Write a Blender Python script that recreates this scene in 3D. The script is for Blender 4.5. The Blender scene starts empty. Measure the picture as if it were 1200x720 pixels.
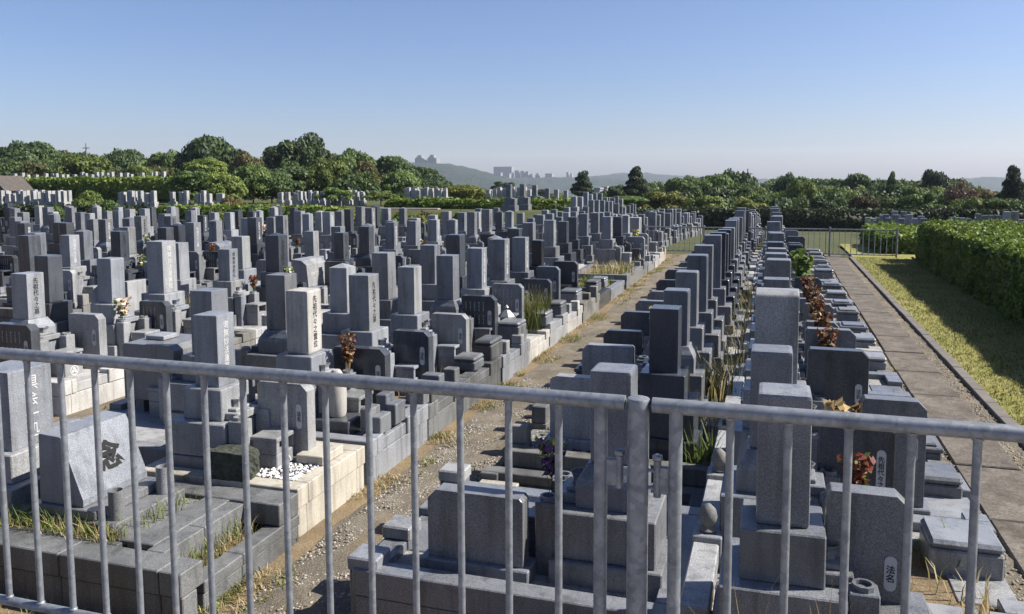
import bpy, bmesh, math, random
import numpy as np
from mathutils import Matrix, Vector
rnd = random.Random(11)
nrs = np.random.RandomState(5)
sc = bpy.context.scene
COL = sc.collection
PI = math.pi
EYE = 2.6
YAW, PITCH, ROLL = math.radians(17.74), math.radians(5.217), math.radians(-0.25)

# ------------------------------------------------------------------ camera
cam_d = bpy.data.cameras.new('camera')
cam = bpy.data.objects.new('camera', cam_d)
COL.objects.link(cam)
cam.location = (0, 0, EYE)
CM = Matrix.Rotation(YAW, 4, 'Z') @ Matrix.Rotation(math.radians(90) - PITCH, 4, 'X') @ Matrix.Rotation(ROLL, 4, 'Z')
cam.rotation_euler = CM.to_euler()
cam_d.sensor_width = 36
cam_d.lens = 960 / 1200 * 36
cam_d.shift_y = -63 / 1200
cam_d.clip_start = .05
cam_d.clip_end = 20000
sc.camera = cam


def ray(px, py):
    return (CM.to_3x3() @ Vector(((px - 600) / 960, -(py - 297) / 960, -1)))


def xat(px, y, py=215):
    r = ray(px, py)
    return r.x * y / r.y


def zat(px, py, y):
    r = ray(px, py)
    return EYE + r.z * y / r.y


def pix(p):
    c = CM.to_3x3().transposed() @ (Vector(p) - Vector((0, 0, EYE)))
    return 600 + 960 * c.x / -c.z, 297 - 960 * c.y / -c.z


# ------------------------------------------------------------------ tags
def tag(o, label=None, cat=None, group=None, kind=None):
    if label: o['label'] = label
    if cat: o['category'] = cat
    if group: o['group'] = group
    if kind: o['kind'] = kind
    return o


def thing(name, loc, rz, label, cat, group=None):
    o = bpy.data.objects.new(name, None)
    COL.objects.link(o)
    o.location = loc
    o.rotation_euler = (0, 0, rz)
    o.empty_display_size = .1
    return tag(o, label, cat, group)


def link(name, me, mat=None, parent=None, loc=None, rz=None):
    o = bpy.data.objects.new(name, me)
    COL.objects.link(o)
    if mat is not None:
        if len(me.materials) == 0:
            me.materials.append(mat)
        elif me.materials[0] != mat:
            o.material_slots[0].link = 'OBJECT'
            o.material_slots[0].material = mat
    if parent: o.parent = parent
    if loc: o.location = loc
    if rz is not None: o.rotation_euler = (0, 0, rz)
    return o


# ------------------------------------------------------------------ mesh building
class MB:
    def __init__(s):
        s.v = []; s.f = []; s.m = []

    def add(s, vs, fs, mi=0):
        b = len(s.v)
        s.v += [tuple(v) for v in vs]
        s.f += [tuple(b + i for i in f) for f in fs]
        s.m += [mi] * len(fs)
        return s

    def box(s, x0, x1, y0, y1, z0, z1, c=0., mi=0):
        if c <= 0:
            vs = [(x, y, z) for z in (z0, z1) for y in (y0, y1) for x in (x0, x1)]
            return s.add(vs, [(0, 2, 3, 1), (4, 5, 7, 6), (0, 1, 5, 4), (2, 6, 7, 3), (0, 4, 6, 2), (1, 3, 7, 5)], mi)
        vs = []; idx = {}
        X = (x0, x1); Y = (y0, y1); Z = (z0, z1)
        for i in (0, 1):
            for j in (0, 1):
                for k in (0, 1):
                    dx, dy, dz = (c if i == 0 else -c), (c if j == 0 else -c), (c if k == 0 else -c)
                    b = len(vs)
                    vs += [(X[i], Y[j] + dy, Z[k] + dz), (X[i] + dx, Y[j], Z[k] + dz), (X[i] + dx, Y[j] + dy, Z[k])]
                    idx[i, j, k] = b
        fs = []
        def q(a, b_, c_, d, flip): fs.append((a, b_, c_, d) if not flip else (d, c_, b_, a))
        for i in (0, 1):
            q(idx[i, 0, 0], idx[i, 0, 1], idx[i, 1, 1], idx[i, 1, 0], i == 1)
            q(idx[0, i, 0] + 1, idx[1, i, 0] + 1, idx[1, i, 1] + 1, idx[0, i, 1] + 1, i == 1)
            q(idx[0, 0, i] + 2, idx[0, 1, i] + 2, idx[1, 1, i] + 2, idx[1, 0, i] + 2, i == 1)
        for a in (0, 1):
            for b in (0, 1):
                q(idx[a, b, 0], idx[a, b, 0] + 1, idx[a, b, 1] + 1, idx[a, b, 1], (a + b) % 2 == 1)
                q(idx[a, 0, b], idx[a, 1, b], idx[a, 1, b] + 2, idx[a, 0, b] + 2, (a + b) % 2 == 1)
                q(idx[0, a, b] + 1, idx[0, a, b] + 2, idx[1, a, b] + 2, idx[1, a, b] + 1, (a + b) % 2 == 1)
        for (i, j, k), b in idx.items():
            fs.append((b, b + 1, b + 2) if (i + j + k) % 2 else (b + 2, b + 1, b))
        return s.add(vs, fs, mi)

    def lathe(s, prof, n=14, cx=0, cy=0, mi=0):
        vs = [];
        for r, z in prof:
            for k in range(n):
                a = 2 * PI * k / n
                vs.append((cx + r * math.cos(a), cy + r * math.sin(a), z))
        fs = []
        for i in range(len(prof) - 1):
            for k in range(n):
                k2 = (k + 1) % n
                fs.append((i * n + k, i * n + k2, (i + 1) * n + k2, (i + 1) * n + k))
        fs.append(tuple(range(n))[::-1])
        fs.append(tuple((len(prof) - 1) * n + k for k in range(n)))
        return s.add(vs, fs, mi)

    def tube(s, p0, p1, r0, r1=None, n=10, mi=0):
        r1 = r0 if r1 is None else r1
        p0 = Vector(p0); p1 = Vector(p1)
        d = (p1 - p0).normalized()
        u = d.orthogonal().normalized(); w = d.cross(u)
        vs = []
        for p, r in ((p0, r0), (p1, r1)):
            for k in range(n):
                a = 2 * PI * k / n
                vs.append(p + u * (r * math.cos(a)) + w * (r * math.sin(a)))
        fs = [(k, (k + 1) % n, n + (k + 1) % n, n + k) for k in range(n)]
        fs += [tuple(range(n))[::-1], tuple(range(n, 2 * n))]
        return s.add(vs, fs, mi)

    def prism(s, poly, axis, a0, a1, mi=0):
        """poly: list of 2-D points; axis 'y': points are (x,z); axis 'x': points are (y,z); axis 'z': (x,y)"""
        n = len(poly)
        def P(p, t): return (p[0], t, p[1]) if axis == 'y' else ((t, p[0], p[1]) if axis == 'x' else (p[0], p[1], t))
        vs = [P(p, a0) for p in poly] + [P(p, a1) for p in poly]
        fs = [(k, (k + 1) % n, n + (k + 1) % n, n + k) for k in range(n)] + [tuple(range(n))[::-1], tuple(range(n, 2 * n))]
        return s.add(vs, fs, mi)

    def mesh(s, name, mats=None, bevel=0., smooth=False):
        me = bpy.data.meshes.new(name)
        me.from_pydata(s.v, [], s.f)
        if mats:
            for m in mats: me.materials.append(m)
            me.polygons.foreach_set('material_index', s.m)
        bm = bmesh.new(); bm.from_mesh(me)
        bmesh.ops.recalc_face_normals(bm, faces=bm.faces)
        if bevel > 0:
            es = [e for e in bm.edges if len(e.link_faces) == 2 and e.calc_face_angle(0) > .5]
            bmesh.ops.bevel(bm, geom=es, offset=bevel, segments=2, affect='EDGES', profile=.6)
        bm.to_mesh(me); bm.free()
        if smooth:
            me.polygons.foreach_set('use_smooth', [True] * len(me.polygons))
            try: me.set_sharp_from_angle(angle=math.radians(40))
            except Exception: pass
        me.update()
        return me


def np_mesh(name, verts, quads, mats, mi=None, smooth=False):
    """big quad mesh from numpy arrays"""
    me = bpy.data.meshes.new(name)
    nv, nq = len(verts), len(quads)
    k = quads.shape[1]
    me.vertices.add(nv); me.vertices.foreach_set('co', np.ascontiguousarray(verts, dtype=np.float32).ravel())
    me.loops.add(nq * k); me.loops.foreach_set('vertex_index', np.ascontiguousarray(quads, dtype=np.int32).ravel())
    me.polygons.add(nq)
    me.polygons.foreach_set('loop_start', np.arange(0, nq * k, k, dtype=np.int32))
    for m in mats: me.materials.append(m)
    if mi is not None: me.polygons.foreach_set('material_index', np.asarray(mi, dtype=np.int32))
    if smooth: me.polygons.foreach_set('use_smooth', np.ones(nq, dtype=bool))
    me.update(calc_edges=True)
    me.validate()
    return me


def leaf_quads(P, N, size, jitter=.5, aspect=1.6):
    """P centres (n,3), N rough normals; returns verts (4n,3), quads (n,4) as bent-free leaf cards of random spin"""
    n = len(P)
    N = N + nrs.normal(size=(n, 3)) * jitter
    N /= np.linalg.norm(N, axis=1)[:, None] + 1e-9
    A = np.cross(N, nrs.normal(size=(n, 3))); A /= np.linalg.norm(A, axis=1)[:, None] + 1e-9
    B = np.cross(N, A)
    s = size * nrs.uniform(.6, 1.3, (n, 1))
    A = A * s * .5 * aspect; B = B * s * .5
    V = np.stack([P - A, P - B * .9 + A * .1, P + A, P + B * .9 + A * .1], 1).reshape(-1, 3)
    Q = np.arange(4 * n).reshape(n, 4)
    return V, Q


def blades(P, H, lean, width, curve=.5):
    """grass blades: two quads each. P (n,3), H (n,)"""
    n = len(P)
    az = nrs.uniform(0, 2 * PI, n)
    d = np.stack([np.cos(az), np.sin(az), 0 * az], 1)
    side = np.stack([-np.sin(az + nrs.normal(size=n) * .6), np.cos(az), 0 * az], 1)
    L = (lean * nrs.uniform(.2, 1.2, n))[:, None] * H[:, None]
    up = np.array([0, 0, 1.])
    p0 = P; p1 = P + up * (H * .6)[:, None] + d * L * .35; p2 = P + up * (H * nrs.uniform(.8, 1.0, n))[:, None] + d * L
    w = (np.ones(n) * width * nrs.uniform(.6, 1.3, n))[:, None] * side
    V = np.stack([p0 - w, p0 + w, p1 + w * .8, p1 - w * .8, p2 + w * .1, p2 - w * .1], 1).reshape(-1, 3)
    b = np.arange(n)[:, None] * 6
    Q = np.concatenate([b + np.array([[0, 1, 2, 3]]), b + np.array([[3, 2, 4, 5]])], 0)
    return V, Q


def merge(parts):
    V = []; Q = []; M = []; b = 0
    for v, q, m in parts:
        V.append(v); Q.append(q + b); M.append(np.full(len(q), m)); b += len(v)
    return np.concatenate(V), np.concatenate(Q), np.concatenate(M)


# ------------------------------------------------------------------ materials
def new_mat(name):
    m = bpy.data.materials.new(name); m.use_nodes = True
    nt = m.node_tree
    b = nt.nodes['Principled BSDF']
    return m, nt, b


def N_(nt, t, **kw):
    n = nt.nodes.new(t)
    for k, v in kw.items():
        if hasattr(n, k): setattr(n, k, v)
        else: n.inputs[k].default_value = v
    return n


def noise(nt, co, scale, detail=3, rough=.6):
    n = N_(nt, 'ShaderNodeTexNoise'); n.inputs['Scale'].default_value = scale
    n.inputs['Detail'].default_value = detail; n.inputs['Roughness'].default_value = rough
    nt.links.new(co, n.inputs['Vector']); return n.outputs['Fac']


def ramp(nt, fac, stops):
    r = nt.nodes.new('ShaderNodeValToRGB')
    while len(r.color_ramp.elements) < len(stops): r.color_ramp.elements.new(.5)
    for e, (p, c) in zip(r.color_ramp.elements, stops):
        e.position = p; e.color = (c[0], c[1], c[2], 1) if not isinstance(c, (int, float)) else (c, c, c, 1)
    nt.links.new(fac, r.inputs['Fac']); return r.outputs['Color']


def mix(nt, fac, a, b, mode='MIX'):
    m = nt.nodes.new('ShaderNodeMix'); m.data_type = 'RGBA'; m.blend_type = mode
    for i, v in ((0, fac), (6, a), (7, b)):
        if isinstance(v, (int, float)): m.inputs[i].default_value = v
        elif isinstance(v, tuple): m.inputs[i].default_value = (*v, 1)
        else: nt.links.new(v, m.inputs[i])
    return m.outputs[2]


def bump(nt, b, h, strength=.3, dist=.01):
    n = nt.nodes.new('ShaderNodeBump'); n.inputs['Strength'].default_value = strength; n.inputs['Distance'].default_value = dist
    nt.links.new(h, n.inputs['Height']); nt.links.new(n.outputs['Normal'], b.inputs['Normal'])


def coords(nt, kind='Object'):
    return nt.nodes.new('ShaderNodeTexCoord').outputs[kind]


def granite(name, base, rough=.4, speck=.35, vary=.22, stain=.25, spec=.3, lichen=.22):
    m, nt, b = new_mat(name)
    co = coords(nt)
    geo = nt.nodes.new('ShaderNodeNewGeometry')
    inf = nt.nodes.new('ShaderNodeObjectInfo')
    sp = noise(nt, co, 210, 2, .8)
    lo = tuple(c * (1 - speck) for c in base); hi = tuple(c * (1 + speck) for c in base)
    c = ramp(nt, sp, [(.32, tuple(x * .55 for x in lo)), (.45, lo), (.55, base), (.68, hi)])
    big = noise(nt, geo.outputs['Position'], 1.7, 4, .65)
    st = ramp(nt, big, [(.35, 1 - stain), (.6, 1.0)])
    c = mix(nt, 1.0, c, st, 'MULTIPLY')
    # drip stains: stretched noise
    mp = nt.nodes.new('ShaderNodeMapping'); mp.inputs['Scale'].default_value = (9, 9, .9)
    nt.links.new(geo.outputs['Position'], mp.inputs['Vector'])
    dr = noise(nt, mp.outputs['Vector'], 1.3, 3, .6)
    c = mix(nt, 1.0, c, ramp(nt, dr, [(.3, .64), (.5, 1.0)]), 'MULTIPLY')
    # every stone its own tone: cool dark .. warm light
    k = 1 - vary; j = 1 + vary
    tone = ramp(nt, inf.outputs['Random'], [(0., (k * .94, k * .98, k * 1.04)), (.35, (.97, .98, 1.0)), (.6, (1.03, 1.01, .96)), (.8, (k * 1.04, k * 1.03, k)), (1., (j * 1.02, j * 1.01, j * .99))])
    c = mix(nt, 1.0, c, tone, 'MULTIPLY')
    # lichen and lime spots
    li = noise(nt, geo.outputs['Position'], 23, 4, .75)
    c = mix(nt, ramp(nt, li, [(.64, 0.0), (.72, lichen)]), c, (.36, .36, .31))
    nt.links.new(c, b.inputs['Base Color'])
    rr = ramp(nt, big, [(.35, rough * .75), (.65, min(1, rough * 1.35))])
    nt.links.new(rr, b.inputs['Roughness'])
    b.inputs['Specular IOR Level'].default_value = spec
    bump(nt, b, sp, .12, .002)
    return m


GREY = granite('grey_granite', (.30, .31, .326), .36, spec=.4)
DARK = granite('dark_granite', (.075, .083, .098), .2, .4, spec=.45)
MID = granite('mid_granite', (.2, .209, .225), .28, spec=.4)
PALE = granite('pale_granite', (.42, .415, .405), .55, .25)
CREAM = granite('cream_stone', (.41, .387, .34), .7, .12, .1, .25)
ROUGHK = granite('weathered_kerb_stone', (.22, .217, .205), .75, .35, .25, .5)
WEATH = granite('weathered_dark_granite', (.155, .162, .168), .5, .35, .3, .45)
BLACK = granite('polished_black_granite', (.03, .032, .036), .12, .5, .1, .1, .6)
GRANS = [GREY, GREY, MID, MID, DARK]


def plain(name, col, rough=.6, metal=0., var=0., scale=30):
    m, nt, b = new_mat(name)
    if var:
        co = coords(nt)
        c = ramp(nt, noise(nt, co, scale, 4, .65), [(.3, tuple(x * (1 - var) for x in col)), (.7, tuple(min(1, x * (1 + var)) for x in col))])
        nt.links.new(c, b.inputs['Base Color'])
    else:
        b.inputs['Base Color'].default_value = (*col, 1)
    b.inputs['Roughness'].default_value = rough
    b.inputs['Metallic'].default_value = metal
    return m


WHITE_INK = plain('white_paint', (.42, .42, .415), .7)
BLACK_INK = plain('black_paint', (.008, .008, .009), .9)
PLATE = plain('white_label_stone', (.42, .42, .42), .5)
DARKGAP = plain('shadow_joint', (.03, .03, .03), .9)


def galv():
    m, nt, b = new_mat('galvanised_steel')
    co = coords(nt)
    geo = nt.nodes.new('ShaderNodeNewGeometry')
    v = nt.nodes.new('ShaderNodeTexVoronoi'); v.inputs['Scale'].default_value = 55
    nt.links.new(geo.outputs['Position'], v.inputs['Vector'])
    sp = N_(nt, 'ShaderNodeSeparateColor'); nt.links.new(v.outputs['Color'], sp.inputs[0])
    c1 = ramp(nt, sp.outputs[0], [(0., (.165, .182, .205)), (1., (.24, .257, .28))])
    n = noise(nt, geo.outputs['Position'], 14, 5, .7)
    c = mix(nt, 1.0, c1, ramp(nt, n, [(.3, .72), (.6, 1.05)]), 'MULTIPLY')
    n2 = noise(nt, geo.outputs['Position'], 60, 3, .7)
    c = mix(nt, ramp(nt, n2, [(.62, 0.0), (.72, .4)]), c, (.4, .41, .41))
    nt.links.new(c, b.inputs['Base Color'])
    b.inputs['Metallic'].default_value = .45
    nt.links.new(ramp(nt, n, [(.3, .62), (.7, .42)]), b.inputs['Roughness'])
    bump(nt, b, n, .12, .002)
    return m


GALV = galv()


def ground_mat(name, stops, scale, fine, bstr=.6, bdist=.02, patch=None):
    m, nt, b = new_mat(name)
    geo = nt.nodes.new('ShaderNodeNewGeometry'); P = geo.outputs['Position']
    a = noise(nt, P, scale, 6, .7); f = noise(nt, P, fine, 3, .8)
    add = nt.nodes.new('ShaderNodeMath'); add.operation = 'ADD'
    s1 = nt.nodes.new('ShaderNodeMath'); s1.operation = 'MULTIPLY'; s1.inputs[1].default_value = .45
    s2 = nt.nodes.new('ShaderNodeMath'); s2.operation = 'MULTIPLY'; s2.inputs[1].default_value = .55
    nt.links.new(a, s1.inputs[0]); nt.links.new(f, s2.inputs[0])
    nt.links.new(s1.outputs[0], add.inputs[0]); nt.links.new(s2.outputs[0], add.inputs[1])
    c = ramp(nt, add.outputs[0], stops)
    if patch:
        col, psc, lo, hi = patch
        c = mix(nt, ramp(nt, noise(nt, P, psc, 5, .7), [(lo, 0.0), (hi, 1.0)]), c, col)
    nt.links.new(c, b.inputs['Base Color'])
    b.inputs['Roughness'].default_value = .95
    b.inputs['Specular IOR Level'].default_value = .15
    bump(nt, b, f, bstr, bdist)
    return m


M_PATH = ground_mat('gravel_path_ground', [(.3, (.045, .038, .029)), (.45, (.12, .104, .08)), (.55, (.18, .159, .126)), (.7, (.33, .3, .245))], 3, 75, .9, .02, ((.19, .145, .08), 1.6, .54, .78))
M_DIRT = ground_mat('dry_earth', [(.3, (.09, .068, .043)), (.5, (.17, .128, .08)), (.7, (.28, .22, .145))], 4, 60, .8, .02, ((.24, .18, .095), 2.2, .52, .7))
M_SLAB = ground_mat('concrete_slab', [(.34, (.05, .043, .036)), (.46, (.098, .086, .074)), (.55, (.135, .12, .104)), (.66, (.215, .194, .17))], 2.6, 45, .35, .006, ((.05, .045, .036), 5, .5, .75))
M_TURF = ground_mat('turf_soil', [(.3, (.10, .105, .03)), (.5, (.19, .185, .055)), (.7, (.3, .27, .1))], 1.5, 40, .7, .02, ((.28, .24, .1), 1.1, .5, .7))
M_KERBC = ground_mat('concrete_kerb', [(.3, (.085, .078, .07)), (.5, (.135, .124, .113)), (.7, (.21, .195, .18))], 3, 60, .4, .008)
M_SECT = ground_mat('cemetery_ground', [(.3, (.03, .038, .015)), (.5, (.058, .065, .026)), (.7, (.1, .098, .045))], .6, 8, .5, .05)
M_LAND = ground_mat('wooded_land', [(.3, (.008, .017, .012)), (.5, (.017, .03, .02)), (.7, (.035, .05, .032))], .012, .07, 1.0, 6.0)
M_PEBB = ground_mat('pebble_bed', [(.3, (.1, .097, .09)), (.5, (.25, .245, .235)), (.7, (.48, .47, .45))], 6, 70, .9, .02)
M_PEBBB = ground_mat('black_pebble_bed', [(.3, (.015, .015, .015)), (.5, (.05, .048, .045)), (.7, (.13, .12, .11))], 6, 80, .9, .02)
M_FLAG = granite('flagstone', (.13, .14, .14), .6, .3, .15, .4)
M_WALLC = ground_mat('retaining_wall_concrete', [(.3, (.16, .14, .125)), (.5, (.25, .225, .2)), (.7, (.34, .31, .28))], .7, 20, .3, .01)


def leaf_mat(name, cols, scale=1.2, trans=.35, vary=.25, rough=.55):
    """cols: dark .. light natural hue spread over the crown"""
    m, nt, b = new_mat(name)
    geo = nt.nodes.new('ShaderNodeNewGeometry'); inf = nt.nodes.new('ShaderNodeObjectInfo')
    a = noise(nt, geo.outputs['Position'], scale, 3, .7)
    w = nt.nodes.new('ShaderNodeTexWhiteNoise'); nt.links.new(geo.outputs['Random Per Island'], w.inputs['W']) if False else None
    add = nt.nodes.new('ShaderNodeMath'); add.operation = 'MULTIPLY_ADD'; add.inputs[1].default_value = .35; 
    nt.links.new(geo.outputs['Random Per Island'], add.inputs[0]); 
    sub = nt.nodes.new('ShaderNodeMath'); sub.operation = 'SUBTRACT'; sub.inputs[1].default_value = .175
    nt.links.new(a, sub.inputs[0]); nt.links.new(sub.outputs[0], add.inputs[2])
    n = len(cols)
    c = ramp(nt, add.outputs[0], [(.3 + .4 * i / (n - 1), cols[i]) for i in range(n)])
    rv = nt.nodes.new('ShaderNodeMapRange'); rv.inputs['To Min'].default_value = 1 - vary; rv.inputs['To Max'].default_value = 1 + vary
    nt.links.new(inf.outputs['Random'], rv.inputs['Value'])
    cc = nt.nodes.new('ShaderNodeCombineColor')
    for i in range(3): nt.links.new(rv.outputs['Result'], cc.inputs[i])
    c = mix(nt, 1.0, c, cc.outputs['Color'], 'MULTIPLY')
    nt.links.new(c, b.inputs['Base Color'])
    b.inputs['Roughness'].default_value = rough
    b.inputs['Specular IOR Level'].default_value = .25
    t = nt.nodes.new('ShaderNodeBsdfTranslucent'); nt.links.new(c, t.inputs['Color'])
    mx = nt.nodes.new('ShaderNodeMixShader'); mx.inputs[0].default_value = trans
    out = nt.nodes['Material Output']
    nt.links.new(b.outputs[0], mx.inputs[1]); nt.links.new(t.outputs[0], mx.inputs[2]); nt.links.new(mx.outputs[0], out.inputs['Surface'])
    return m


L_DARK = leaf_mat('dark_evergreen_leaves', [(0.02415, 0.04485, 0.01725), (0.05175, 0.08625, 0.0276), (0.1035, 0.1466, 0.0483)], .5)
L_MID = leaf_mat('green_leaves', [(0.0448, 0.08064, 0.0215), (0.0896, 0.1434, 0.03584), (0.1702, 0.224, 0.06272)], .5)
L_LIGHT = leaf_mat('bright_green_leaves', [(0.06075, 0.0945, 0.0189), (0.1215, 0.1688, 0.03375), (0.2025, 0.243, 0.06075)], .6)
L_YELL = leaf_mat('yellow_green_leaves', [(0.092, 0.1092, 0.0184), (0.161, 0.1725, 0.0345), (0.2415, 0.23, 0.06325)], .6)
L_OLIVE = leaf_mat('olive_brown_leaves', [(.055, .052, .02), (.105, .095, .034), (.17, .14, .055)], .6)
L_WOODL = leaf_mat('warm_green_leaves', [(.05, .06, .016), (.095, .1, .03), (.15, .15, .05)], .6)
L_PINE = leaf_mat('pine_needles', [(0.015, 0.03, 0.015), (0.033, 0.054, 0.024), (0.0675, 0.09, 0.042)], .7)
L_RUST = leaf_mat('rust_brown_twigs', [(.06, .04, .03), (.1, .065, .045), (.15, .1, .07)], .7)
L_HEDGE = leaf_mat('hedge_leaves', [(0.05913, 0.1005, 0.01419), (0.1123, 0.1656, 0.02365), (0.2011, 0.2484, 0.0473)], 2.2, .3, .1)
L_HEDGED = leaf_mat('shaded_hedge_leaves', [(0.01536, 0.02496, 0.01152), (0.0288, 0.0432, 0.01728), (0.048, 0.06528, 0.02496)], 1.5, .25, .2)  # darkened hedge green: shade of far hedge fronts and hedge insides put into colour
L_GRASS = leaf_mat('green_grass_blades', [(.07, .1, .02), (.13, .17, .035), (.22, .24, .08)], 3, .35, .1)
L_STRAW = leaf_mat('dry_grass_blades', [(.2, .15, .06), (.36, .29, .14), (.5, .42, .24)], 3, .3, .1)
L_LAWN = leaf_mat('lawn_blades', [(.11, .128, .03), (.2, .208, .055), (.33, .3, .11)], .9, .3, .1)
L_DRIED = leaf_mat('dried_brown_leaves', [(0.042, 0.018, 0.009), (0.096, 0.045, 0.018), (0.18, 0.102, 0.042)], 18, .3, .2)
L_TAN = leaf_mat('tan_dead_leaves', [(.3, .2, .08), (.45, .33, .16), (.6, .48, .28)], 12, .3, .1)
L_RED = leaf_mat('red_petals', [(0.098, 0.014, 0.014), (0.182, 0.035, 0.021), (0.266, 0.098, 0.042)], 25, .3, .1)
L_PURP = leaf_mat('purple_petals', [(.05, .015, .07), (.1, .03, .15), (.2, .07, .26)], 25, .3, .1)
L_WHITE = leaf_mat('white_petals', [(.55, .53, .42), (.7, .68, .58), (.8, .78, .7)], 25, .3, .05)
L_YEL = leaf_mat('yellow_petals', [(.5, .36, .04), (.65, .5, .08), (.75, .62, .16)], 25, .3, .05)
L_PINK = leaf_mat('peach_petals', [(.6, .38, .26), (.7, .5, .38), (.8, .66, .54)], 25, .3, .05)
BARK = ground_mat('bark', [(.3, (.03, .024, .018)), (.5, (.06, .048, .036)), (.7, (.1, .082, .064))], 4, 30, .8, .03)
M_STEM = plain('green_stems', (.06, .1, .03), .6)
M_TWIG = plain('dry_stalks', (.33, .25, .14), .8)

# ------------------------------------------------------------------ terrain
def sm(a, b, t):
    t = min(1, max(0, (t - a) / (b - a))); return t * t * (3 - 2 * t)


def gz(x, y):
    """height of the ground"""
    if y < 28.7: base = 0.
    else:
        base = -.8 * sm(30, 56, y) - 1.2 * sm(57, 75, y) - 4 * sm(75, 130, y) - 30 * sm(130, 900, y)
    lt = 1 - sm(-13, -8, x - .0 * y)            # left terraces
    if y > 28.7:
        t1 = .95 * sm(37, 39, y); t2 = 1.25 * sm(49.5, 51, y); t3 = 1.0 * sm(58, 84, y)
        wl = 1 - sm(-11, -6.5, x)
        wl2 = 1 - sm(-41, -36, x)
        up = (t1 * wl + t2 * wl2) * (1 - .9 * sm(57, 66, y))
        back = 1 - sm(92, 150, y)
        base = base * (1 - wl * sm(28, 40, y) * back) + up * back
    return base


def ground_sheet():
    ys = list(np.arange(-60, 28, 8)) + list(np.arange(28, 96, 1.0)) + list(np.geomspace(96, 3000, 40))
    xs = sorted(set([round(v, 3) for v in np.concatenate([-np.geomspace(60, 3000, 30), np.arange(-60, 60, 1.5), np.geomspace(60, 3000, 30)])]))
    ys = [-3000, -800, -250] + ys
    V = np.array([(x, y, gz(x, y) - .02) for y in ys for x in xs])
    nx = len(xs)
    I = np.arange(len(V)).reshape(len(ys), nx)
    Q = np.stack([I[:-1, :-1], I[:-1, 1:], I[1:, 1:], I[1:, :-1]], -1).reshape(-1, 4)
    yy = V[Q[:, 0], 1]; xx = np.abs(V[Q[:, 0], 0])
    mi = np.where((yy > 75) | (yy < -60) | (xx > 75), 1, 0)
    me = np_mesh('ground', V, Q, [M_SECT, M_LAND], mi, True)
    return tag(link('ground', me), kind='structure')


ground_sheet()


def sheet(name, x0, x1, y0, y1, z, mat, kind='structure', nx=1, ny=1):
    xs = np.linspace(x0, x1, nx + 1); ys = np.linspace(y0, y1, ny + 1)
    V = np.array([(x, y, z) for y in ys for x in xs]); I = np.arange(len(V)).reshape(ny + 1, nx + 1)
    Q = np.stack([I[:-1, :-1], I[:-1, 1:], I[1:, 1:], I[1:, :-1]], -1).reshape(-1, 4)
    return tag(link(name, np_mesh(name, V, Q, [mat])), kind=kind)


XF = -3.23                        # front kerbs left of the gravel path
sheet('earth', -48, 2.3, 2.4, 28.5, .0, M_DIRT)
# gravel path: a slightly crowned, uneven strip
def strip(name, x0, x1, y0, y1, z, mat, amp=.008, crown=.015, step=.12):
    xs = np.linspace(x0, x1, max(4, int((x1 - x0) / step))); ys = np.arange(y0, y1, step * 1.5)
    V = np.array([(x + rnd.gauss(0, .012) * (x in (xs[0], xs[-1])), y, z + crown * (1 - ((x - (x0 + x1) / 2) / ((x1 - x0) / 2)) ** 2) + rnd.gauss(0, amp)) for y in ys for x in xs])
    I = np.arange(len(V)).reshape(len(ys), len(xs))
    Q = np.stack([I[:-1, :-1], I[:-1, 1:], I[1:, 1:], I[1:, :-1]], -1).reshape(-1, 4)
    return tag(link(name, np_mesh(name, V, Q, [mat], None, True)), kind='structure')


strip('gravel_path', XF + .16, -2.3, 2.4, 28.3, .012, M_PATH)
for k in range(1, 7):
    strip('gravel_path', XF - 4.2 * k + .05, XF - 4.2 * (k - 1) - 3.08, 2.4, 28.3, .012, M_PATH, step=.25)

# slab path with real gaps
mb = MB()
y = 3.0
while y < 28.2:
    L = 1.255
    dz = rnd.uniform(-.004, .006)
    mb.box(1.6 + rnd.uniform(-.012, .012), 2.14 + rnd.uniform(-.015, .015), y + .018, y + L - .018, -.06, .034 + dz, .01)
    y += L
tag(link('slab_path', mb.mesh('slab_path', [M_SLAB])), kind='structure')
strip('gravel_strip', 1.4, 1.6, 2.4, 28.3, .008, M_PATH, .006, 0, .06)
strip('gravel_strip', 2.12, 2.3, 2.4, 28.3, .012, M_PATH, .006, 0, .06)
mb = MB(); y = 2.5
while y < 28.2:
    mb.box(2.325, 2.46, y + .004, y + .6 - .004, -.1, .055 + rnd.uniform(-.006, .006), .01); y += .6
tag(link('lawn_kerb', mb.mesh('lawn_kerb', [M_KERBC])), kind='structure')
sheet('lawn', 2.455, 12, 2.4, 34, .025, M_TURF)
# terrace on which the photographer stands
mb = MB(); mb.box(-40, 40, -60, 2.32, -.5, .9)
tag(link('upper_terrace', mb.mesh('upper_terrace', [M_WALLC])), kind='structure')

# ------------------------------------------------------------------ text
TXT = {}


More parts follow.
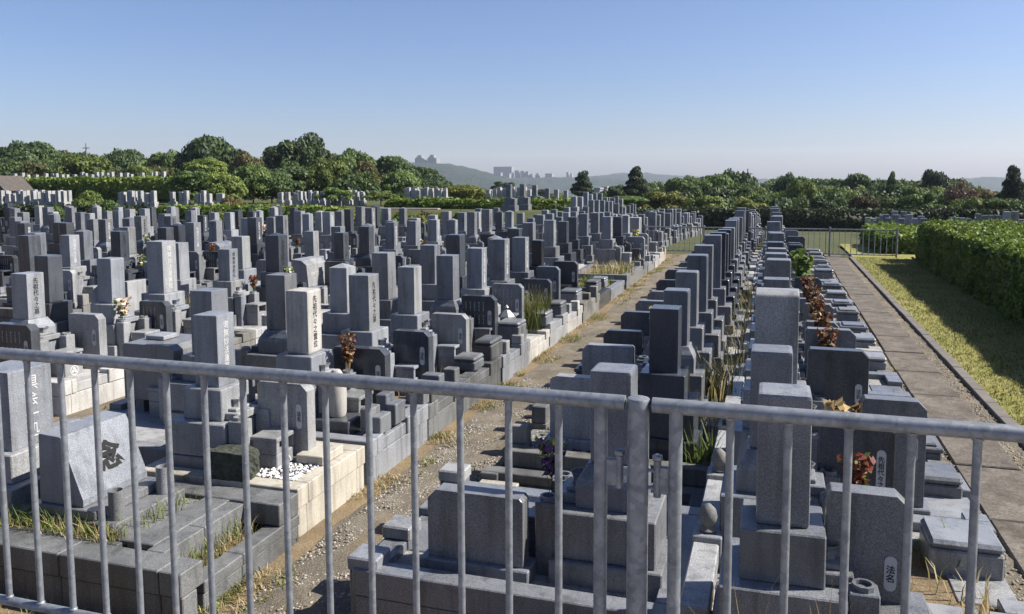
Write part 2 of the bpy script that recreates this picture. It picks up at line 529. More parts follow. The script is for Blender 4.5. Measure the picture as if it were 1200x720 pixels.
def text_mesh(body, h, vertical=True, mat=BLACK_INK, bold=.004, depth=.0015, squash=1.0):
    key = (body, h, vertical, mat.name, bold, squash)
    if key in TXT: return TXT[key]
    cu = bpy.data.curves.new('lettering', 'FONT')
    cu.body = '\n'.join(body) if vertical else body
    cu.size = h; cu.align_x = 'CENTER'; cu.align_y = 'CENTER'
    cu.space_line = 1.0; cu.offset = bold * h; cu.extrude = depth; cu.resolution_u = 2
    o = bpy.data.objects.new('lettering_tmp', cu); COL.objects.link(o)
    dg = bpy.context.evaluated_depsgraph_get(); dg.update()
    me = bpy.data.meshes.new_from_object(o.evaluated_get(dg))
    bpy.data.objects.remove(o)
    # x,y of the text plane -> y,z of a face that looks along +x
    xs = [v.co.x for v in me.vertices]; ys = [v.co.y for v in me.vertices]
    cx, cy = (min(xs) + max(xs)) / 2, (min(ys) + max(ys)) / 2
    for v in me.vertices:
        v.co = (v.co.z, (v.co.x - cx) * squash, v.co.y - cy)
    me.materials.clear(); me.materials.append(mat)
    TXT[key] = me
    return me


# ------------------------------------------------------------------ gravestones
CACHE = {}


def cached(key, fn):
    if key not in CACHE: CACHE[key] = fn()
    return CACHE[key]


def q5(v, s=.02): return round(v / s) * s


def shaft_mesh(w, h, style):
    def mk():
        m = MB(); a = w / 2
        if style == 2:      # ridge rounded across
            n = 10; poly = [(-a, 0), (a, 0)] + [(a * math.cos(t), h - .3 * a + .3 * a * math.sin(t)) for t in np.linspace(0, PI, n)]
            m.prism(poly, 'x', -a, a)
            return m.mesh('shaft', None, .008)
        if style == 3:      # low pyramid cap
            c = .006
            m.box(-a, a, -a, a, 0, h - .05, .006)
            m.add([(-a, -a, h - .05), (a, -a, h - .05), (a, a, h - .05), (-a, a, h - .05), (0, 0, h)], [(0, 1, 4), (1, 2, 4), (2, 3, 4), (3, 0, 4)])
            return m.mesh('shaft')
        m.box(-a, a, -a, a, 0, h, 0)
        return m.mesh('shaft', None, .006 if style == 0 else .02)
    return cached(('shaft', w, h, style), mk)


def tier_mesh(w, d, h, style=0):
    def mk():
        m = MB(); a = w / 2; b = d / 2
        if style == 1:      # flared lotus-like shoulder
            prof = [(0, a), (h * .55, a), (h * .7, a * .93), (h * .85, a * .8), (h, a * .7)]
            vs = []; fs = []
            for z, r in prof:
                k = r / a
                vs += [(-b * k, -r, z), (b * k, -r, z), (b * k, r, z), (-b * k, r, z)]
            for i in range(len(prof) - 1):
                for k in range(4): fs.append((4 * i + k, 4 * i + (k + 1) % 4, 4 * i + 4 + (k + 1) % 4, 4 * i + 4 + k))
            fs += [(3, 2, 1, 0), tuple(range(4 * len(prof) - 4, 4 * len(prof)))]
            m.add(vs, fs); return m.mesh('tier', None, .006)
        m.box(-b, b, -a, a, 0, h, .007)
        return m.mesh('tier')
    return cached(('tier', w, d, h, style), mk)


def vase_mesh():
    def mk():
        m = MB()
        m.box(-.065, .065, -.065, .065, -.3, .30, .006)
        m.lathe([(.05, .30), (.05, .325), (.036, .325), (.036, .305)], 10)
        return m.mesh('flower_vase')
    return cached('vase', mk)


def burner_mesh():
    def mk():
        m = MB()
        m.box(-.11, .11, -.13, .13, -.12, .2, .006)
        m.box(-.11, .11, -.13, -.09, .2, .3, .004); m.box(-.11, .11, .09, .13, .2, .3, .004)
        m.box(-.12, .12, -.14, .14, .3, .335, .006)
        return m.mesh('incense_burner')
    return cached('burner', mk)


def basin_mesh():
    def mk():
        m = MB()
        m.box(-.1, .1, -.14, .14, 0, .06, .006); m.box(-.08, .05, -.1, .1, .06, .085, .005)
        m.lathe([(.05, .085), (.045, .12), (.06, .15), (.055, .15), (.03, .11)], 8, -.01, .0)
        return m.mesh('water_basin')
    return cached('basin', mk)


def crest_mesh():
    def mk():
        m = MB()
        n = 20; ro, ri = .06, .047
        vs = [(0, r * math.cos(2 * PI * k / n), r * math.sin(2 * PI * k / n)) for r in (ro, ri) for k in range(n)]
        m.add(vs, [(k, (k + 1) % n, n + (k + 1) % n, n + k) for k in range(n)])
        for t in range(3):
            a = 2 * PI * t / 3 + PI / 2
            c = (0.0, .022 * math.cos(a), .022 * math.sin(a))
            m.add([(0, c[1] + .018 * math.cos(2 * PI * k / 8), c[2] + .018 * math.sin(2 * PI * k / 8)) for k in range(8)], [tuple(range(8))])
        return m.mesh('crest')
    return cached('crest', mk)


ORD = 'zeroth first second third fourth fifth sixth seventh eighth ninth tenth eleventh twelfth thirteenth fourteenth fifteenth sixteenth seventeenth eighteenth nineteenth twentieth'.split()
GN = {GREY: 'grey', DARK: 'dark', MID: 'grey', PALE: 'pale', BLACK: 'black', ROUGHK: 'weathered'}
FILL = .28


def gravestone(x, y, rz, w, ztop, mat, label, style=0, tstyle=0, zb=.97, base_mat=None, furn=True, crest=False, text=None, basin=True, wide=1.0, z0=FILL, lowk=.1):
    g = thing('gravestone', (x, y, z0), rz, label, 'gravestone', 'upright gravestones')
    g.rotation_euler = (rnd.gauss(0, .004), rnd.gauss(0, .004), rz + rnd.gauss(0, .012))
    bm_ = base_mat or mat
    w = q5(w, .02); h = q5(ztop - zb, .03)
    H = zb - z0
    h1 = round(H * .25, 3); h2 = round(H * .39, 3); h3 = round(H - h1 - h2, 3)
    s = link('shaft', shaft_mesh(w, h, style), mat, g, (0, 0, H))
    link('upper_pedestal', tier_mesh(q5((w + .14) * wide), q5(w + .14), h3, tstyle), bm_, g, (0, 0, h1 + h2))
    link('middle_pedestal', tier_mesh(q5((w + .31) * wide), q5(w + .31), h2), bm_, g, (0, 0, h1))
    link('lower_pedestal', tier_mesh(q5((w + .31 + lowk) * wide), q5(w + .31 + lowk), h1 + .12), bm_, g, (0, 0, -.12))
    if furn:
        fx = (w + .31) / 2 + .075
        for sy in (-1, 1): link('flower_vase', vase_mesh(), bm_, g, (fx, sy * (w + .13) / 2 * 1.0, h1))
        b = link('incense_burner', burner_mesh(), bm_, g, (fx + .18, 0, -.0))
        if crest: link('crest', crest_mesh(), WHITE_INK, b, (.113, 0, .1))
        if basin: link('water_basin', basin_mesh(), bm_, g, ((w + .31) / 2 - .06, 0, h1 + h2))
    if text:
        body, tm, hh = text
        n = len(body)
        t = text_mesh(body, min(hh, (h - .06) / n * .92), True, tm)
        link('inscription', t, None, s, (w / 2 + .001, 0, h / 2))
    return g


def low_stone(x, y, rz, mat, label):
    g = thing('gravestone', (x, y, FILL), rz, label, 'gravestone', 'upright gravestones')
    link('base', cached('lowbase', lambda: MB().box(-.3, .36, -.45, .45, -.12, .3, .008).mesh('base')), mat, g)
    def mk():
        m = MB(); m.prism([(-.2, 0), (.17, 0), (.13, .42), (.02, .5), (-.2, .52)], 'y', -.36, .36); return m.mesh('slab', None, .012)
    s = link('slab', cached('lowslab', mk), mat, g, (0, 0, .302))
    t = link('inscription', text_mesh('南無阿弥陀仏', .085, False, WHITE_INK), None, s, (.153, 0, .23)); t.rotation_euler = (0, -.095, 0)
    for sy in (-1, 1): link('flower_vase', vase_mesh(), mat, g, (.43, sy * .3, 0))
    return g


def tablet_mesh(wd, h):
    def mk():
        m = MB(); c = .055
        m.prism([(0, 0), (wd, 0), (wd, h - c), (wd - c, h), (.02, h), (0, h - .02)], 'y', -.06, .06)
        return m.mesh('slab', None, .006)
    return cached(('tab', wd, h), mk)


def tablet_base(wd):
    def mk():
        m = MB(); m.box(-.04, wd + .04, -.1, .1, 0, .09, .007); return m.mesh('base')
    return cached(('tabb', wd), mk)


def plate_mesh(h):
    def mk():
        m = MB(); n = 6; r = .027
        poly = [(r * math.cos(t), h / 2 - r + r * math.sin(t)) for t in np.linspace(0, PI, n)] + [(-r * math.cos(t), -h / 2 + r - r * math.sin(t)) for t in np.linspace(0, PI, n)]
        m.prism(poly, 'y', -.002, .002); return m.mesh('title_plate')
    return cached(('plate', h), mk)


def name_grid(wd, h):
    def mk():
        m = MB(); r2 = random.Random(3)
        nx = max(3, int((wd - .16) / .062)); 
        for i in range(nx):
            for r, nn in ((0, 7), (1, 7), (2, 5)):
                for k in range(nn):
                    x = .05 + i * .062; z = h - .09 - r * .175 - k * .019
                    if z < .06: continue
                    a = r2.uniform(.004, .009)
                    m.add([(x - a, 0, z), (x + a, 0, z), (x + a, 0, z + .011), (x - a, 0, z + .011)], [(0, 1, 2, 3)])
        return m.mesh('name_lettering')
    return cached(('grid', wd, h), mk)


PALEINK = plain('pale_engraving', (.3, .31, .32), .7)


def tablet(x0, x1, y, z0, z1, mat, label, mirror=False, plate=.2, title=None, grid=False):
    wd = q5(x1 - x0); h = q5(z1 - z0 - .09)
    g = thing('name_tablet', (x1 if mirror else x0, y, z0), 0, label, 'name tablet', 'flat name tablets beside the graves')
    s = link('slab', tablet_mesh(wd, h), mat, g, (0, 0, .09))
    b = link('base', tablet_base(wd), mat, g)
    if mirror:
        s.scale = (-1, 1, 1); b.scale = (-1, 1, 1)
    elif plate:
        p = link('title_plate', plate_mesh(plate), PLATE, s, (wd - .075, -.0625, h * .55))
        t = title or '法名'
        tx = link('lettering', text_mesh(t, min(.042, plate / len(t) * .78), True, BLACK_INK), None, s, (wd - .075, -.0655, h * .55), -PI / 2)
        if grid:
            link('name_lettering', name_grid(wd, h), PALEINK, s, (.02, -.0625, 0))
    return g


def plot(xf, xb, y0, y1, mat, fill_mat, label, h=.34, gate=True, posts=True, front_mat=None, zf=None, low=False):
    """kerb round one grave; xf = path side, xb = back side"""
    d = 1 if xf > xb else -1
    g = thing('grave_plot', ((xf + xb) / 2, (y0 + y1) / 2, 0), 0, label, 'grave kerb', 'stone kerbs round the graves')
    ox, oy = (xf + xb) / 2, (y0 + y1) / 2
    t = .13; e = .006
    a, b = min(xf, xb) - ox, max(xf, xb) - ox
    c0, c1 = y0 - oy + .008, y1 - oy - .008
    m = MB(); hl = h * .58
    # lower course, slightly set back
    m.box(a + .012, b - .012, c0 + .006, c0 + t, -.08, hl, .004); m.box(a + .012, b - .012, c1 - t, c1 - .006, -.08, hl, .004)
    m.box(a + .012, a + t, c0 + t + .002, c1 - t - .002, -.08, hl, .004); m.box(b - t, b - .012, c0 + t + .002, c1 - t - .002, -.08, hl, .004)
    # upper course
    z0 = hl + .004
    m.box(a, b, c0, c0 + t + .01, z0, h, .006); m.box(a, b, c1 - t - .01, c1, z0, h, .006)
    bk0, bk1 = (a, a + t) if d > 0 else (b - t, b)
    m.box(bk0, bk1, c0 + t + .013, c1 - t - .013, z0, h, .006)
    f0, f1 = (b - t - .02, b) if d > 0 else (a, a + t + .02)
    W = c1 - c0
    gw = min(.5, W * .4) if gate else 0
    gc = rnd.uniform(-.12, .12) * W if gate else 0
    if gate:
        m.box(f0, f1, c0 + t + .013, gc - gw / 2, z0, h, .006); m.box(f0, f1, gc + gw / 2, c1 - t - .013, z0, h, .006)
    else:
        m.box(f0, f1, c0 + t + .013, c1 - t - .013, z0, h, .006)
    link('kerb', m.mesh('kerb'), mat, g)
    if gate:
        m = MB()
        if d > 0: m.box(b - .34, b - .02, gc - gw / 2 + .004, gc + gw / 2 - .004, z0, h - .05, .006)
        else: m.box(a + .02, a + .34, gc - gw / 2 + .004, gc + gw / 2 - .004, z0, h - .05, .006)
        link('entrance_step', m.mesh('entrance_step'), front_mat or mat, g)
    if posts and gate:
        for s_ in (-1, 1):
            m = MB(); hh = rnd.choice((.12, .16, .2)); yc = gc + s_ * (gw / 2 + .08)
            m.box(f0 + .005, f1 - .005, yc - .07, yc + .07, h + .002, h + hh, .008)
            link('gate_post', m.mesh('gate_post'), front_mat or mat, g)
    m = MB(); zz = FILL if zf is None else zf
    m.box(a + .05, b - .05, c0 + .05, c1 - .05, -.02, zz)
    link('plot_filling', m.mesh('plot_filling'), fill_mat, g)
    return g


def stone_box(x0, x1, y0, y1, z0, z1, mat, label, lid=True):
    g = thing('stone_box', ((x0 + x1) / 2, (y0 + y1) / 2, z0), 0, label, 'stone box', 'stone boxes at the path side of the plots')
    a, b = (x1 - x0) / 2, (y1 - y0) / 2; h = z1 - z0
    a, b, h = q5(a), q5(b), q5(h)
    link('body', cached(('sb', a, b, h), lambda: MB().box(-a, a, -b, b, 0, h - .055, .012).mesh('body')), mat, g)
    if lid:
        def mk():
            m = MB(); m.box(-a - .012, a + .012, -b - .012, b + .012, h - .053, h - .012, .01); m.box(-a + .03, a - .03, -b + .03, b - .03, h - .014, h + .012, .01); return m.mesh('lid')
    else:
        mk = lambda: MB().box(-a, a, -b, b, h - .053, h, .02).mesh('lid')
    link('lid', cached(('sl', a, b, h, lid), mk), mat, g)
    return g


# ------------------------------------------------------------------ bouquets
def bouquet_mesh(kind, seed):
    def mk():
        global nrs
        st = nrs; nrs = np.random.RandomState(100 + seed)
        spec = {'dried': ([L_DRIED, L_TAN, L_RED], (.8, .08, .12), .34, .10, 260, .034),
                'fresh': ([L_MID, L_WHITE, L_YEL], (.62, .26, .12), .30, .11, 130, .05),
                'purple': ([L_PURP, L_MID, L_YEL], (.62, .25, .13), .26, .10, 170, .032),
                'red': ([L_RED, L_DRIED, L_MID], (.55, .3, .15), .24, .10, 220, .032),
                'sakaki': ([L_LIGHT, L_MID, L_LIGHT], (.5, .3, .2), .42, .16, 60, .11),
                'pink': ([L_PINK, L_MID, L_WHITE], (.5, .3, .2), .28, .12, 120, .055),
                'tan': ([L_TAN, L_TAN, L_DRIED], (.6, .3, .1), .26, .17, 60, .085)}[kind]
        mats, pr, hh, rr, n, sz = spec
        t = nrs.uniform(.15, 1, n); az = nrs.uniform(0, 2 * PI, n); r = rr * np.sqrt(nrs.uniform(0, 1, n)) * (.35 + .65 * t)
        P = np.stack([r * np.cos(az), r * np.sin(az), .03 + hh * t], 1)
        N = P * np.array([1, 1, .2]) + np.array([0, 0, .08])
        N /= np.linalg.norm(N, axis=1)[:, None]
        V, Q = leaf_quads(P, N, sz, .9, 1.7)
        mi = nrs.choice(3, n, p=pr)
        m = MB()
        for k in range(6):
            a = 2 * PI * k / 6
            m.tube((0, 0, -.12), (rr * .5 * math.cos(a), rr * .5 * math.sin(a), hh * .6), .003, .002, 4)
        V2 = np.array(m.v); q2 = np.array([f for f in m.f if len(f) == 4])
        V, Q, mi = merge([(V, Q, 0), (V2, q2, 3)])[:2] + (np.concatenate([mi, np.full(len(q2), 3)]),)
        nrs = st
        return np_mesh('flower_bouquet', V, Q, mats + [M_STEM if kind not in ('dried', 'tan') else M_TWIG], mi)
    return cached(('bq', kind, seed), mk)


BQL = {'dried': 'dried brown flowers', 'fresh': 'mixed fresh flowers', 'purple': 'purple flowers', 'red': 'withered red flowers', 'sakaki': 'glossy green leaves', 'pink': 'peach flowers', 'tan': 'big tan dead leaves'}


def bouquet(x, y, z, kind, where, s=1.0):
    o = link('flower_bouquet', bouquet_mesh(kind, rnd.randrange(3)), None, None, (x, y, z), rnd.uniform(0, 6))
    o.scale = (s, s, s)
    return tag(o, BQL[kind] + ' ' + where, 'flowers', 'flowers left at the graves')


# ------------------------------------------------------------------ rows
ROWS = {}


def row_name(r):
    if r == 'A': return 'the row along the slab path'
    if r == 'B': return 'the row right of the gravel path'
    return 'the %s row left of the gravel path' % ORD['CDEFGHIJKLMNOP'.index(r) + 1]


def jitter_list(y0, y1, pitch):
    out = []; y = y0
    while y < y1:
        out.append(y); y += pitch * rnd.uniform(.88, 1.14)
    return out


rows = []   # name, x shaft, facing, x front, x back, list of (y, w, ztop, opts)
def T(y, w=None, zt=None, **kw): return dict(y=y, w=w or rnd.choice((.22, .24, .24, .24, .26)), zt=zt or rnd.uniform(1.5, 1.66), **kw)


A = [T(4.03, .24, 1.6, mat=MID), T(5.15, .24, 1.58, mat=MID), T(6.25, .30, 1.80, style=2, mat=GREY, zb=1.07), T(7.35, .24, 1.62), T(8.5, .24, 1.60), T(9.6, .26, 1.68), T(10.7, .26, 1.66)] + \
    [T(y_, .25, rnd.uniform(1.58, 1.74)) for y_ in np.arange(11.8, 26.9, 1.19)]
A = A[:20]
B = [T(4.62, .24, 1.52, mat=MID), T(6.95, .24, 1.52, mat=DARK), T(8.1, .24, 1.5, mat=MID), T(9.2, .24, 1.58), T(10.25, .24, 1.66), T(11.35, .24, 1.68), T(12.5, .25, 1.74)] + \
    [T(y_, .25, rnd.uniform(1.58, 1.74)) for y_ in np.arange(13.6, 26.9, 1.13)]
C = [T(5.43, .22, 1.55, mat=GREY, text=('南無妙法蓮華経', WHITE_INK, .085), crest=True), T(6.7, .24, 1.56, mat=PALE, base_mat=GREY, text=('先祖代々之霊位', BLACK_INK, .08)), T(7.95, .24, 1.57, mat=GREY), T(9.05, .22, 1.54, mat=GREY),
     T(10.28, .24, 1.58, tstyle=1, mat=MID), T(11.48, .24, 1.56, mat=GREY), T(12.5, .26, 1.62, mat=MID, text=('先祖代々之墓', WHITE_INK, .08)), T(13.76, .24, 1.57, mat=MID, text=('先祖代々之墓', WHITE_INK, .08)), T(14.75, .2, 1.46, mat=BLACK, style=1), T(21.7, .24, 1.56), T(23.0, .24, 1.5), T(24.2, .24, 1.54), T(25.6, .46, 1.36, zb=.8, style=1)]
D = [T(6.43, .24, 1.56, mat=MID), T(7.72, .24, 1.57, mat=MID), T(8.95, .24, 1.56), T(10.1, .24, 1.6, mat=MID), T(11.82, .24, 1.58, mat=MID), T(12.9, .26, 1.67, mat=DARK), T(14.95, .22, 1.5), T(16.1, .24, 1.56), T(17.3, .25, 1.62), T(19.03, .25, 1.61), T(20.2, .24, 1.5), T(21.32, .24, 1.58), T(22.7, .24, 1.6), T(24.0, .24, 1.58), T(24.95, .23, 1.53), T(26.1)]
E_ = [T(7.45, .24, 1.5, mat=GREY, crest=True), T(8.72, .24, 1.58, mat=GREY, crest=True), T(9.75, .28, 1.71, mat=GREY, text=('南無妙法蓮華経', WHITE_INK, .09)), T(11.24, .22, 1.49), T(12.55, .27, 1.66), T(13.7, low=True, mat=GREY), T(14.94, .22, 1.5), T(16.09, .24, 1.58), T(17.3)] + [T(y_) for y_ in jitter_list(18.5, 26.9, 1.25)]
F = [T(8.55, .24, 1.59, text=('南無妙法蓮華経', WHITE_INK, .08)), T(9.75, low=True, mat=PALE), T(11.15, .24, 1.58), T(12.75, .24, 1.56), T(14.0), T(15.2), T(16.4), T(17.7, .23, 1.54)] + [T(y_) for y_ in jitter_list(19, 26.9, 1.25)]
G_ = [T(11.3), T(12.2, .24, 1.56), T(13.4, .24, 1.57), T(14.7, .24, 1.58), T(15.6, .25, 1.63), T(16.8, low=True, mat=MID), T(18.0, .26, 1.64)] + [T(y_) for y_ in jitter_list(19.2, 26.9, 1.2)]
H_ = [T(12.2), T(13.38, .25, 1.61), T(14.63, .24, 1.57), T(16.2), T(17.6, .24, 1.59)] + [T(y_) for y_ in jitter_list(18.9, 26.9, 1.2)]
rows.append(('A', .05, 1, 1.38, -.35, A)); rows.append(('B', -.88, -1, -2.25, -.42, B))
left = dict(C=C, D=D, E=E_, F=F, G=G_, H=H_)
for i, r in enumerate('CDEFGHIJKLMNOP'):
    k = i // 2; back = i % 2
    off = 4.2 * k
    xs = (-5.1 if back else -4.22) - 4.23 * k
    lst = left.get(r) or [T(y_) for y_ in jitter_list(max(8, -xs / 1.22), 26.9, 1.22)]
    mid = -4.66 - off * 1.005
    rows.append((r, xs, -1 if back else 1, (-6.28 - off) if back else (XF - off), mid - (.012 if back else -.012), lst))

PFILL = [M_DIRT, M_PEBB, M_PEBB, PALE, CREAM, M_DIRT]
weed_spots = []
for (r, xs, face, xf, xb, lst) in rows:
    rz = 0 if face > 0 else PI
    n = len(lst); rn = row_name(r); cnt = 0
    for i, t in enumerate(lst):
        y = t['y']; x = xs + t.get('dx', rnd.uniform(-.04, .04))
        px, _ = pix((x, y, 1.2))
        if px < -45: continue
        cnt += 1
        o_ = ORD[cnt]
        mat = t.get('mat') or rnd.choice(GRANS if r not in 'AB' else [MID, DARK, MID])
        style = t.get('style', rnd.choice((0, 0, 0, 1, 1, 3)) if r not in 'AB' else rnd.choice((0, 1, 1)))
        far = abs(x) + y > 32
        lab = '%s granite gravestone, %s from the railing in %s' % (GN[mat], o_, rn)
        if t.get('low'): low_stone(x, y, rz, mat, 'low %s gravestone, %s from the railing in %s' % (GN[mat], o_, rn))
        else: g = gravestone(x, y, rz, t['w'], t['zt'], mat, lab, style, t.get('tstyle', rnd.choice((0, 0, 0, 1))), t.get('zb', .97), t.get('base_mat'), True, t.get('crest', rnd.random() < .2),
                       t.get('text') or ((rnd.choice(('先祖代々之墓', '南無阿弥陀仏', '先祖代々之墓')), WHITE_INK if rnd.random() < .6 else BLACK_INK, .075) if face > 0 and r != 'A' and rnd.random() < .45 else None), basin=not far, lowk=.02 if r == 'C' else .1)
        # plot
        yp = (lst[i - 1]['y'] + y) / 2 if i else y - .55
        yn = (lst[i + 1]['y'] + y) / 2 if i < n - 1 else y + .6
        yp = max(yp, y - .95); yn = min(yn, y + .95)
        if r == 'C' and i == 0: yp, yn = 4.98, 6.02
        if r == 'B' and i == 0: yp, yn = 4.0, 5.5
        if r == 'B' and i == 1: yp = 6.35
        if r == 'D' and i == 0: yp = 5.4
        km = rnd.choice((GREY, MID, GREY, ROUGHK, PALE, ROUGHK, CREAM)); fm = rnd.choice(PFILL)
        kh = rnd.choice((.3, .33, .36, .38)); gate = True
        if r == 'C' and i == 0: km, fm, kh = CREAM, CREAM, .37
        if r == 'C' and i == 1: km, fm = GREY, PALE
        if r == 'C' and i in (2, 3): km, fm, kh = WEATH, M_DIRT, .36
        if r == 'C' and i in (4,): km, fm, kh = GREY, M_DIRT, .36
        if r == 'C' and i in (5, 6, 7): km = (PALE, GREY, PALE)[i - 5]
        if r == 'B' and i == 0: km, fm, kh = MID, M_PEBB, .38
        if r == 'B' and i == 1: km, fm, kh = ROUGHK, M_PEBBB, .33
        if r == 'A' and i == 0: km, fm, kh = CREAM, M_DIRT, .28
        plot((xf if not (r == 'B' and i > 0) else -2.1) + rnd.uniform(-.02, .02), xb, yp, yn, km, fm, '%s kerb round the %s grave in %s' % ({GREY: 'grey', MID: 'grey', DARK: 'dark', PALE: 'pale', CREAM: 'cream', ROUGHK: 'weathered', WEATH: 'dark'}[km], o_, rn), kh,
             gate=gate and not (r == 'A' and i == 0) and not (r == 'C' and i == 0), posts=rnd.random() < .5 and r != 'A', zf=kh - .06)
        wn = yn - yp
        # tablet
        tx = dict(label='%s name tablet beside the %s gravestone in %s')
        tm = rnd.choice((MID, DARK, GREY, DARK))
        tl = tx['label'] % ({GREY: 'grey', MID: 'grey', DARK: 'dark'}[tm], o_, rn)
        p = .75
        ty = min(yn - .2, y + rnd.uniform(.1, .45))
        if r == 'A':
            spec = {0: (.27, .64, 4.08, 1.12, None), 1: (.30, .74, 5.42, 1.08, '先祖代々之霊標'), 2: (.6, 1.0, 5.95, 1.1, '法名'), 3: (.3, .78, 7.3, 1.16, '法名'), 4: (.32, .78, 8.45, 1.13, '霊標'), 5: (.36, .72, 9.7, 1.0, None), 6: (.4, .75, 11.2, .98, '法名')}
            if i in spec:
                x0, x1, yy, z1, ti = spec[i]
                tablet(x0, x1, yy, kh - .06, z1, DARK if i in (1, 3) else MID, tx['label'] % ('dark' if i in (1, 3) else 'grey', o_, rn), plate=(.36 if i == 1 else .17), title=ti or '法名')
            elif rnd.random() < .7:
                tablet(.35, .35 + rnd.uniform(.3, .45), ty, kh - .06, rnd.uniform(.85, 1.1), tm, tl)
            if i > 0 and rnd.random() < .85:
                bw = rnd.uniform(.3, .42)
                yb_ = {1: 5.42, 2: 6.55}.get(i, (yp + yn) / 2)
                x0_ = 1.33 - bw
                stone_box(x0_, 1.33, yb_ - .2, yb_ + .18, kh if False else .05, rnd.uniform(.42, .5), rnd.choice((MID, GREY, MID)), 'lidded stone box before the %s grave in %s' % (o_, rn), rnd.random() < .5)
        elif face > 0:
            spec = {('C', 0): (-3.95, -3.5, 5.62, .99), ('C', 1): (-4.08, -3.53, 7.05, .98), ('C', 2): (-3.9, -3.48, 8.0, .97), ('C', 3): (-3.95, -3.5, 9.15, .98), ('C', 4): (-4.0, -3.52, 10.3, 1.02), ('C', 5): (-4.02, -3.54, 11.6, 1.03), ('C', 6): (-3.95, -3.45, 12.9, .96), ('C', 7): (-3.85, -3.45, 13.45, 1.1),
                    ('E', 0): (-8.3, -7.76, 6.92, 1.02), ('E', 1): (-8.2, -7.74, 7.85, .98), ('E', 2): (-8.22, -7.78, 9.05, .96)}
            if (r, i) in spec:
                x0, x1, yy, z1 = spec[r, i]
                tablet(x0, x1, yy, kh - .06, z1, tm, tl, grid=(r, i) in (('C', 4), ('C', 5), ('C', 6), ('E', 0), ('E', 2)))
            elif rnd.random() < .65:
                tablet(xs + .25, xs + .25 + rnd.uniform(.42, .5), ty, kh - .06, rnd.uniform(.9, 1.05), tm, tl, grid=rnd.random() < .35)
        elif r == 'B':
            if i == 0: tablet(-1.87, -1.3, 4.3, kh - .06, .82, MID, tx['label'] % ('broad grey', o_, rn), mirror=True)
            elif rnd.random() < .85:
                tablet(-1.82, -1.82 + rnd.uniform(.4, .52), ty - .3, kh - .06, rnd.uniform(.82, .98), tm, tl, mirror=True)
            if i > 1 and rnd.random() < .6:
                stone_box(-2.08, -1.84, y - .4, y - .12, .05, rnd.uniform(.44, .5), rnd.choice((MID, DARK)), 'lidded stone box before the %s grave in %s' % (o_, rn))
        elif rnd.random() < .4:
            tablet(xs - .72, xs - .28, ty, kh - .06, rnd.uniform(.85, 1.0), tm, tl, mirror=True)
        # flowers
        where = 'at the %s grave in %s' % (o_, rn)
        fx = x + face * (t['w'] / 2 + .155 + .075); fz = FILL + (.97 - FILL) * .25 + .33
        if r == 'A':
            kd = {0: 'red' if False else None, 1: 'red', 2: 'tan', 3: None, 4: 'dried', 5: 'dried', 6: 'dried', 7: 'dried', 8: 'dried', 10: 'sakaki', 11: 'sakaki', 12: 'pink'}.get(i, None)
            if kd: bouquet(fx + .12, y - .18, fz - .05, kd, where, 1.1 if kd in ('dried', 'sakaki') else 1.0)
        elif face > 0 and rnd.random() < .42:
            bouquet(fx, y + rnd.choice((-.19, .19)), fz, rnd.choice(('dried', 'dried', 'red', 'fresh', 'fresh', 'pink')), where, .9)
        elif r == 'B' and i in (0, 3):
            bouquet(-1.25 if i else -1.22, y + (.15 if i else -.05), .78, 'purple' if i == 0 else 'fresh', where, 1.0)
        if fm in (M_DIRT,) or rnd.random() < .12:
            weed_spots.append((min(xf, xb) + .2, max(xf, xb) - .2, yp + .15, yn - .15, kh - .06))

# ------------------------------------------------------------------ special pieces near the railing
# low plot with the slanted stone
g = thing('grave_plot', (-4.15, 4.3, 0), 0, 'dark two-stepped kerb with weeds round the slanted stone, nearest left of the gravel path', 'grave kerb', 'stone kerbs round the graves')
m = MB()
Y0, Y1, X0, X1 = 3.72, 4.96, -5.0, -3.2
cx_, cy_ = -4.15, 4.3
def bx(m, x0, x1, y0, y1, z0, z1, c=.006, mi=0): m.box(x0 - cx_, x1 - cx_, y0 - cy_, y1 - cy_, z0, z1, c, mi)
for (a, b) in ((X0, -4.1), (-4.094, -3.36), (-3.354, X1)):
    bx(m, a, b, Y0 + .012, Y0 + .14, -.1, .19); bx(m, a, b, Y0, Y0 + .2, .194, .34)
for (a, b) in ((Y0 + .204, 4.3), (4.305, Y1)):
    bx(m, X1 - .13, X1 - .01, a, b, -.1, .12); bx(m, X1 - .13, X1, a, b, .124, .2)
    bx(m, X1 - .42, X1 - .29, a, b, -.1, .34)
bx(m, -4.9, -3.62, Y1 - .2, Y1, .2, .34); bx(m, -3.84, -3.63, 4.0, Y1 - .204, .2, .336); bx(m, -4.72, -3.85, Y0 + .21, Y0 + .26, .2, .336)
bx(m, X0, X0 + .13, Y0 + .21, Y1, -.1, .34)
bx(m, X1 - .41, X1 - .005, Y1 - .24, Y1 - .004, .206, .36)
link('kerb', m.mesh('kerb'), WEATH, g)
m = MB(); bx(m, X0 + .1, X1 - .45, Y0 + .1, Y1 - .1, -.05, .285, 0); bx(m, X1 - .3, X1 - .1, Y0 + .25, Y1 - .25, -.05, .15, 0)
link('soil_bed', m.mesh('soil_bed'), M_DIRT, g)
m = MB(); bx(m, -3.83, -3.66 + .02, 4.0, 4.7, .2, .30); bx(m, -4.0, -3.84, 4.02, 4.72, .29, .325)
link('paving', m.mesh('paving'), ROUGHK, g)
g = thing('gravestone', (-4.42, 4.4, .3), 0, 'low slanted grey gravestone with one large black character on its sloping face', 'gravestone', 'upright gravestones')
m = MB(); m.box(-.3, .42, -.34, .34, 0, .085, .006); m.box(-.28, .26, -.32, .32, .087, .15, .006)
link('base', m.mesh('base'), MID, g)
